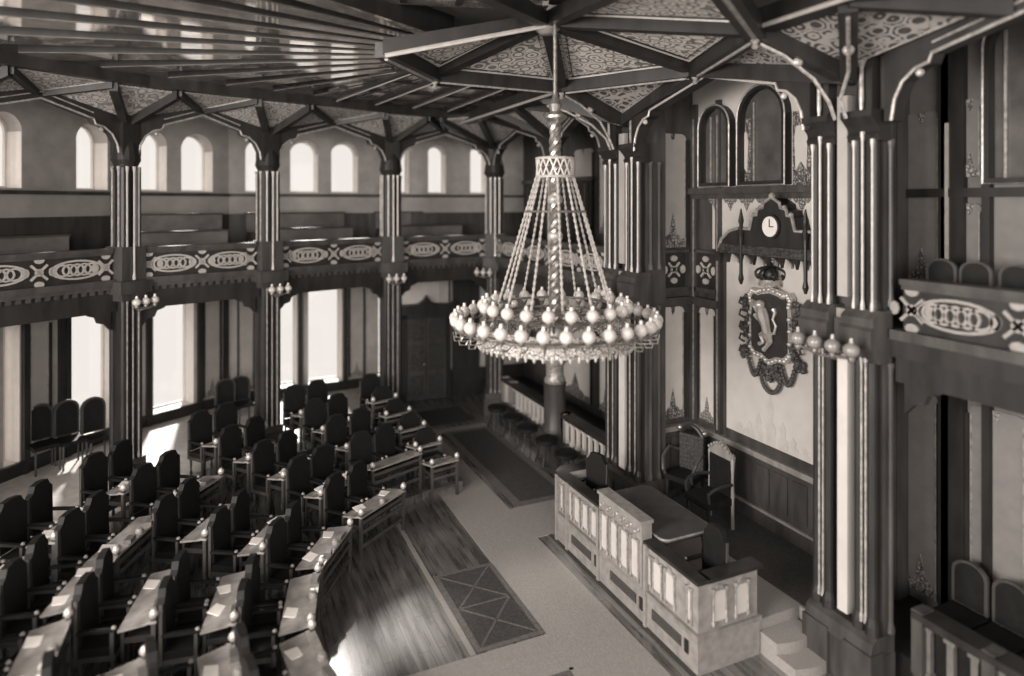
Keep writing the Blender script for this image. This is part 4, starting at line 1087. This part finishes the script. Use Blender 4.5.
for px, Z_, lab in ((228, 16.6, 'dark high-back chair beside the column second from doors, outer'), (243, 16.9, 'dark high-back chair beside the column second from doors, inner')):
    d = ray(px); o = dup(c0); o.location = (d.x * Z_, d.y * Z_, .6); o.scale = (1, 1, 1); o.rotation_euler = (0, 0, R(-75)); o['label'] = lab; o['group'] = 'chairs by the far windows'
# podium clerk chairs
for x, y, rz, lab in ((6.3, 7.35, 180, 'small dark clerk chair at the near end of the podium'), (6.2, 10.3, 200, 'small dark clerk chair at the far end of the podium')):
    o = dup(protoC); o.location = (x, y, .45); o.rotation_euler = (0, 0, R(rz)); o.scale = (.85, .85, .95); tag(o, lab, 'chair', 'clerk chairs')
t = thing('clerk_table', 'small dark clerk table at the far end of the podium', 'table', (6.35, 11.05, 0))
MB().lathe([(.36, .98), (.4, 1.0), (.4, 1.03), (.38, 1.05)], n=20).build('table_top', BLK, t); MB().lathe([(.22, 0), (.2, .04), (.05, .1), (.04, .98)], n=12).build('pedestal', WD, t)
# throne
t = thing('presidents_throne', 'tall dark throne chair with carved pale crest behind the table', 'chair', (8.05, 9.28, .462), R(180))
MB().box(-.28, -.3, .42, .3, .3, .54).build('seat', BLK, t)
MB().box(-.3, -.27, .54, -.24, .27, 1.18).build('backrest', BLK, t)
for s in (-1, 1):
    MB().lathe([(.035, 0), (.03, .5), (.035, .55), (.025, .9), (.04, 1.2), (.02, 1.25), (.035, 1.3)], (-.27, s * .29, 0), 10).build('back_post', WL, t, True)
    MB().tube([(-.26, s * .29, .78), (0, s * .33, .8), (.2, s * .32, .76), (.28, s * .3, .7), (.26, s * .3, .54)], .03, 8).build('armrest', WD, t, True)
    MB().lathe([(.03, 0), (.04, .1), (.025, .2), (.04, .42)], (.24, s * .26, 0), 10).build('leg', WD, t, True)
mm = MB(); mm.prism([(-.3, 1.16), (.3, 1.16), (.31, 1.26), (.2, 1.3), (.12, 1.38), (0, 1.46), (-.12, 1.38), (-.2, 1.3), (-.31, 1.26)], -.32, -.25, 'x')
for k in range(9): mm.ball((-.24, -.28 + .07 * k, 1.28 + .14 * math.sin(math.pi * k / 8)), .03, 6, 5)
mm.build('carved_crest', WL, t)
t = thing('carved_armchair', 'dark carved armchair with round knobs in the alcove corner', 'chair', (8.3, 10.25, .462), R(200))
MB().box(-.26, -.28, .42, .28, .28, .52).build('seat', BLK, t); MB().box(-.3, -.26, .5, -.22, .26, 1.2).build('backrest', CARVE, t)
MB().tube([(-.26, -.24, 1.18), (-.26, -.12, 1.32), (-.26, 0, 1.38), (-.26, .12, 1.32), (-.26, .24, 1.18)], .04, 8).build('crest_rail', WD, t, True)
for s in (-1, 1):
    MB().tube([(-.24, s * .28, .85), (.0, s * .36, .95), (.22, s * .36, .82), (.3, s * .3, .6), (.22, s * .27, .45)], .032, 8).build('armrest', WM, t, True)
    MB().ball((-.26, s * .27, 1.28), .06, 10, 8).build('knob', BRASS, t, True)
    for x in (-.22, .24): MB().lathe([(.035, 0), (.025, .15), (.04, .42)], (x, s * .24, 0), 8).build('leg', WD, t, True)
# stools before the balustrade
t0_ = None
for i, (x, y) in enumerate(((7.3, 11.9 + .25), (7.2, 13.0), (7.2, 13.95), (7.15, 14.9), (7.15, 15.8), (7.1, 16.7))):
    lab = 'round dark stool before the balustrades, ' + ('closest to the podium', 'second from the podium', 'third from the podium', 'fourth from the podium', 'fifth from the podium', 'nearest the corner column')[i]
    if t0_ is None:
        t0_ = thing('round_stool', lab, 'stool', (x, y, 0), group='round stools')
        MB().lathe([(.22, .5), (.27, .53), (.27, .6), (.22, .63)], n=20).build('seat', BLK, t0_, True)
        for k in range(4): a = R(45 + 90 * k); MB().tube([(.16 * math.cos(a), .16 * math.sin(a), .5), (.2 * math.cos(a), .2 * math.sin(a), .25), (.28 * math.cos(a), .28 * math.sin(a), .012)], .022, 6).build('leg', WD, t0_)
    else:
        o = dup(t0_); o.location = (x, y, 0); o['label'] = lab

# ------------------------------------------------------------------ wall lamps (three-globe brackets)
def sconce(x, y, a, label, m=OPAL, n=3, z=4.1, r=.085, spread=.2):
    t = thing('bracket_lamp', label, 'wall lamp', (x, y, z), a)
    MB().tube([(-.1, 0, 0), (.12, 0, -.1), (.3, 0, -.04)], .025, 6).build('arm', BRASS, t)
    MB().tube([(.3, -spread * (n - 1) / 2, .0), (.36, 0, -.04), (.3, spread * (n - 1) / 2, .0)], .02, 6).build('cross_arm', BRASS, t)
    for k in range(n):
        yy = (k - (n - 1) / 2) * spread
        g = MB(Matrix.Translation((.32, yy, .1))).lathe([(.03, -r * 1.1)] + [(r * math.sin(math.pi * j / 9), -r * .9 * math.cos(math.pi * j / 9)) for j in range(1, 9)] + [(.03, r * 1.0), (.022, r * 1.5)], n=14).build('globe', m, t, True)
        MB(Matrix.Translation((.32, yy, .1))).lathe([(.02, -r * 1.6), (.05, -r * 1.2), (.05, -r * .85)], n=10).build('cup', BRASS, t, True)
    return t
for i, lab in ((1, 'beside the double doors'), (2, 'second from the doors'), (3, 'third from the doors')):
    x, y = KN[i]; a = math.atan2(8.7 - y, 4.5 - x); ur = Vector((math.cos(a), math.sin(a)))
    sconce(x + ur.x * .3, y + ur.y * .3, a, 'three-globe bracket lamp on the column ' + lab)
sconce(7.42, 6.05, R(180), 'four-globe smoked bracket lamp on the pier nearest the viewer', m=OPALG, n=4, z=4.3, r=.1, spread=.27)
sconce(7.42, 11.25, R(180), 'pale globe bracket lamp on the massive pier behind the chandelier', n=3, z=4.3)
sconce(KN[0][0] - .3, KN[0][1] - .2, R(225), 'globe bracket lamp on the corner column', n=3, z=4.1)

# ------------------------------------------------------------------ chandelier
ch = thing('chandelier', 'great ring chandelier with two tiers of white globes', 'chandelier', (4.49, 8.43, 0))
ZO, ZI = 4.55, 4.73
tw = MB()
for k in range(3):
    pts = [(.045 * math.cos(a * 1.0 + 2.094 * k), .045 * math.sin(a + 2.094 * k), 4.4 + (7.4 - 4.4) * i / 90) for i in range(91) for a in [i * .55]]
    tw.tube(pts, .045, 6)
tw.build('twisted_rod', BRASS, ch, True)
MB().lathe([(.05, 7.35), (.16, 7.42), (.16, 7.46), (.07, 7.52), (.1, 7.62), (.05, 7.7), (.03, 7.8), (.03, 9.0)], n=14).build('suspension', BRASS, ch, True)
for z in (5.72, 6.25): MB().lathe([(.07, z - .08), (.11, z - .03), (.11, z + .03), (.07, z + .08)], n=14).build('rod_collar', GILD, ch, True)
# crown circlet
mm = MB()
for z in (6.58, 6.84): mm.tube([(.27 * math.cos(a), .27 * math.sin(a), z) for a in [2 * math.pi * i / 32 for i in range(32)]], .02, 6, True)
for k in range(16):
    a, b = 2 * math.pi * k / 16, 2 * math.pi * (k + 1) / 16
    mm.tube([(.27 * math.cos(a), .27 * math.sin(a), 6.58), (.27 * math.cos(b), .27 * math.sin(b), 6.84)], .014, 5); mm.tube([(.27 * math.cos(b), .27 * math.sin(b), 6.58), (.27 * math.cos(a), .27 * math.sin(a), 6.84)], .014, 5)
mm.build('circlet', GILT, ch)
mm = MB()
for k in range(4): a = math.pi / 2 * k; mm.tube([(.05 * math.cos(a), .05 * math.sin(a), 6.7), (.27 * math.cos(a), .27 * math.sin(a), 6.7)], .014, 5)
mm.build('circlet_spoke', BRASS, ch)
mm = MB(); mm.tube([(.44 * math.cos(a), .44 * math.sin(a), 6.08) for a in [2 * math.pi * i / 32 for i in range(32)]], .014, 6, True)
for k in range(6): a = math.pi / 3 * k; mm.tube([(.05 * math.cos(a), .05 * math.sin(a), 6.08), (.44 * math.cos(a), .44 * math.sin(a), 6.08)], .008, 5)
mm.build('middle_hoop', BRASS, ch)
for k in range(12):
    a = 2 * math.pi * (k + .3) / 12; p0 = Vector((.27 * math.cos(a), .27 * math.sin(a), 6.58)); p1 = Vector((.82 * math.cos(a), .82 * math.sin(a), 4.75)); N = 44
    pts = [p0.lerp(p1, i / N) for i in range(N + 1)]
    MB().tube(pts, [.022 if i % 2 else .010 for i in range(N + 1)], 5).build('chain', GILT, ch)
# bottom band with pendants and openwork
BAND = lace('brass_openwork', .62, .08, 15, .06)
mm = MB(); n = 64
pr = [(1.05, 4.46), (1.09, 4.47), (1.13, 4.42), (1.155, 4.34), (1.13, 4.25), (1.11, 4.19), (1.07, 4.19), (1.08, 4.26), (1.10, 4.34), (1.08, 4.42)]
vs = []; fs = []
for i in range(n):
    a = 2 * math.pi * i / n
    for r, z in pr: vs.append((r * math.cos(a), r * math.sin(a), z))
k_ = len(pr)
for i in range(n):
    for j in range(k_): fs.append((i * k_ + j, ((i + 1) % n) * k_ + j, ((i + 1) % n) * k_ + (j + 1) % k_, i * k_ + (j + 1) % k_))
mm.add(vs, fs); mm.build('openwork_band', BAND, ch, True)
mm = MB()
for i in range(60):
    a = 2 * math.pi * i / 60; MB().lathe([(.006, -.07), (.02, -.045), (.022, -.02), (.022, .0)], (1.11 * math.cos(a), 1.11 * math.sin(a), 4.21), 6).build('pendant', GILT, ch)
mm = MB()
for r, z in ((1.16, 4.4), (.86, 4.58), (.86, 4.72), (1.40, 4.42)):
    mm.tube([(r * math.cos(a), r * math.sin(a), z) for a in [2 * math.pi * i / 64 for i in range(64)]], .018, 6, True)
mm.build('carrying_rings', BRASS, ch)
mm = MB()
for k in range(12):
    a = 2 * math.pi * k / 12; c_, s_ = math.cos(a), math.sin(a)
    mm.tube([(.07 * c_, .07 * s_, 4.5), (.5 * c_, .5 * s_, 4.42), (.86 * c_, .86 * s_, 4.6)], .016, 5)
mm.build('spokes', BRASS, ch)
MB().lathe([(.02, 4.1), (.08, 4.16), (.05, 4.22), (.13, 4.3), (.12, 4.38), (.06, 4.45)], n=14).build('bottom_finial', GILT, ch, True)
def ring_lamps(n, R_, z, r0, off):
    for k in range(n):
        a = 2 * math.pi * (k + off) / n; c_, s_ = math.cos(a), math.sin(a); r = .088
        sc_ = MB().tube([(r0 * c_, r0 * s_, z - .18), ((r0 + R_) / 2 * c_, (r0 + R_) / 2 * s_, z - .24), (R_ * c_ * 1.0, R_ * s_, z - .22), (R_ * c_, R_ * s_, z - .12)], .011, 5)
        sc_.tube([((R_ - .1) * c_, (R_ - .1) * s_, z - .22), ((R_ - .07) * c_, (R_ - .07) * s_, z - .28), ((R_ + .02) * c_, (R_ + .02) * s_, z - .27), ((R_ + .03) * c_, (R_ + .03) * s_, z - .2)], .009, 5)
        arm = sc_.build('scroll_arm', BRASS, ch)
        MB().lathe([(.03, -r * .98)] + [(r * math.sin(math.pi * j / 10), -r * math.cos(math.pi * j / 10)) for j in range(1, 10)] + [(.026, r * 1.05), (.022, r * 1.45), (.03, r * 1.5)], (R_ * c_, R_ * s_, z), 14).build('globe', OPAL, ch, True)
        MB().lathe([(.015, -.15), (.045, -.1), (.05, -.08)], (R_ * c_, R_ * s_, z), 10).build('globe_cup', BRASS, arm, True)
ring_lamps(32, 1.44, ZO, 1.12, .0)
ring_lamps(22, 1.04, ZI, .86, .5)
